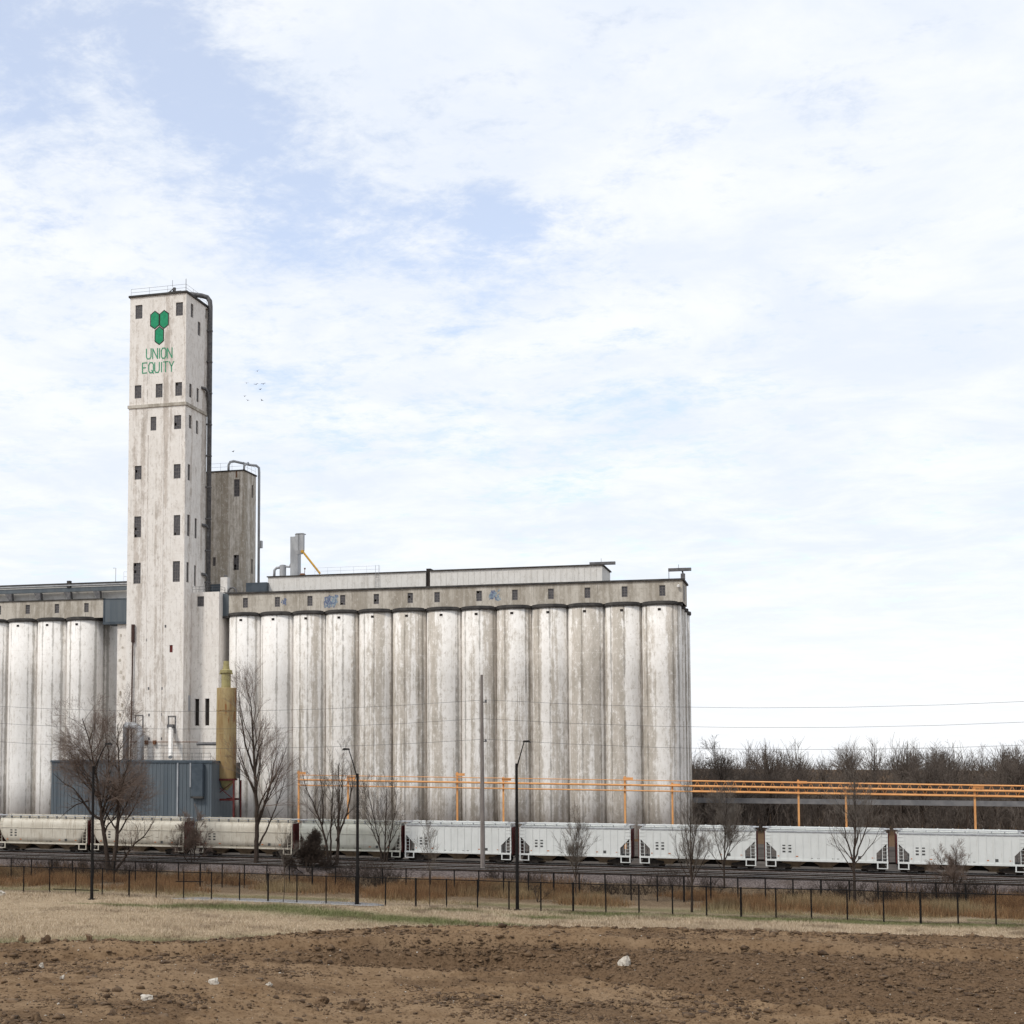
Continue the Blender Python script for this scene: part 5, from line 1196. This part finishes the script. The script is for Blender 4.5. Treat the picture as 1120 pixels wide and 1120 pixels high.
rng = random.Random(31); spots = []
for i in range(44):
    px = 752+i*11.5+rng.uniform(-6, 6); spots.append((px, rng.uniform(236, 282)))
spots += [(797, 238), (771, 246), (783, 262), (762, 258), (815, 250), (845, 240), (893, 238), (960, 245), (1010, 240), (1075, 246), (920, 262), (1040, 260)]
for i, (px, t) in enumerate(spots):
    o = protos_t[i] if i < 4 else copy_tree(protos_t[i % 4])
    s = PT(px, 860, t)[0]; o.location = (s, t, -.47); o.rotation_euler = (0, 0, rng.uniform(0, 6.28)); q = rng.uniform(.62, 1.0)*(1.22 if px == 797 else 1)
    if px < 775: q *= .85
    o.scale = (q, q, q*rng.uniform(.95, 1.1))
# thicket that fills the wood's foot
rng = random.Random(41); mb = MB()
for i in range(3400):
    px = rng.uniform(745, 1290); t = rng.uniform(231, 300); s = PT(px, 880, t)[0]
    h = rng.uniform(2.0, 5.0)*(1+.9*mnoise.noise(Vector((s*.11, t*.05, 7)))); p = Vector((s, t, -.5)); d = Vector((rng.gauss(0, .18), rng.gauss(0, .18), 1)).normalized()
    pts = [p, p+d*h*.5, p+d*h+Vector((rng.gauss(0, .3), rng.gauss(0, .3), 0))]; mb.tube(pts, [.08, .06, .03], 3, False)
    for k in range(7):
        e = (d+Vector((rng.gauss(0, .6), rng.gauss(0, .6), rng.gauss(0, .3)))).normalized(); b0 = pts[0].lerp(pts[2], rng.uniform(.15, 1)); L = h*rng.uniform(.15, .4)
        mb.tube([b0, b0+e*L], [.045, .02], 3, False)
tag(mb.build('thicket', M['twig_far']), 'dense dark leafless thicket under the far wood', 'thicket', kind='stuff')
rng = random.Random(43); mb = MB()
for i in range(270):
    t = 292+rng.random()*130; s = rng.uniform(-30, 240)*t/300; H = rng.uniform(9.5, 15.4)*(1+.22*mnoise.noise(Vector((s*.035, 3, 0)))); Rw = rng.uniform(3.0, 6.0); z0 = -.5; tp = Vector((s, t, z0+H*.3))
    mb.tube([(s, t, z0), tp], [.25, .18], 4, False)
    for k in range(62):
        a = rng.uniform(0, 2*pi); e = rng.random()**.6; q = Vector((s+cos(a)*Rw*e, t+sin(a)*Rw*e*.6, z0+H*(1-.42*e*e)*rng.uniform(.72, 1.0))); st = Vector((s, t, z0+H*rng.uniform(.12, .5)))
        md = st.lerp(q, .5)+Vector((rng.gauss(0, .4), rng.gauss(0, .4), -.5*e)); mb.tube([st, md, q], [.07, .05, .02], 3, False)
        for u in range(3):
            b0 = md.lerp(q, rng.random()); dd = (q-md).normalized()+Vector((rng.gauss(0, .5), rng.gauss(0, .5), rng.gauss(0, .3))); mb.tube([b0, b0+dd*rng.uniform(.8, 2.0)], [.035, .018], 3, False)
tag(mb.build('distant_woodland', M['twig_far']), 'distant grey-brown belt of leafless woodland on the horizon', 'woodland', kind='stuff')
bt = 229.0; (x0, z0), (x1, z1) = PT(758, 875, bt), PT(1300, 884, bt)
o = thing('guard_wall', 'long pale grey low wall running before the far wood', 'wall', (x0, bt, -.47)); mb = MB()
MB().box(x0+9-9, x0+160, bt, bt+.35, PT(800, 877, bt)[1]-.2, PT(800, 873, bt)[1]).build('coping', M['barrier'], o)
for i in range(14): MB().box(x0+4.5+i*11.8, x0+4.75+i*11.8, bt+.05, bt+.30, -.5, PT(800, 877, bt)[1]-.201).build('pier', M['bark'], o)

# ------------------------------------------------------------------ birds
bm_ = MB()
bm_.tube([(-.16, 0, 0), (-.08, 0, .01), (.04, 0, .01), (.13, 0, .02), (.18, 0, .02)], [.02, .06, .055, .035, .01], 6)
bm_.add([(-.05, 0, .03), (.08, 0, .03), (.02, .26, .14), (-.06, .40, .08), (-.08, .22, .10)], [(0, 1, 2, 4), (4, 2, 3)]); bm_.add([(-.05, 0, .03), (.08, 0, .03), (.02, -.26, .14), (-.06, -.40, .08), (-.08, -.22, .10)], [(0, 4, 2, 1), (4, 3, 2)])
bird0 = bm_.build('bird', M['bird']); rng = random.Random(6)
for i, (px, py) in enumerate(((269.5, 419), (280, 420.5), (288, 420), (284.5, 426), (267.5, 433.5), (271, 438), (286.5, 438), (281.5, 406), (254.8, 494))):
    o = bird0 if i == 0 else bird0.copy()
    if i: COL.objects.link(o)
    t = 205+rng.uniform(-8, 8); x, z = PT(px, py, t); o.location = (x, t, z); o.rotation_euler = (rng.uniform(-.4, .4), rng.uniform(-.3, .3), rng.uniform(0, 6.28))
    if i < 8: tag(o, 'small dark bird in the loose flock beside the white tower', 'bird', 'birds in the flock by the tower')
    else: tag(o, 'single small dark bird above the brown tower', 'bird')
print('tree faces', TOT, 'objects', len(bpy.data.objects))
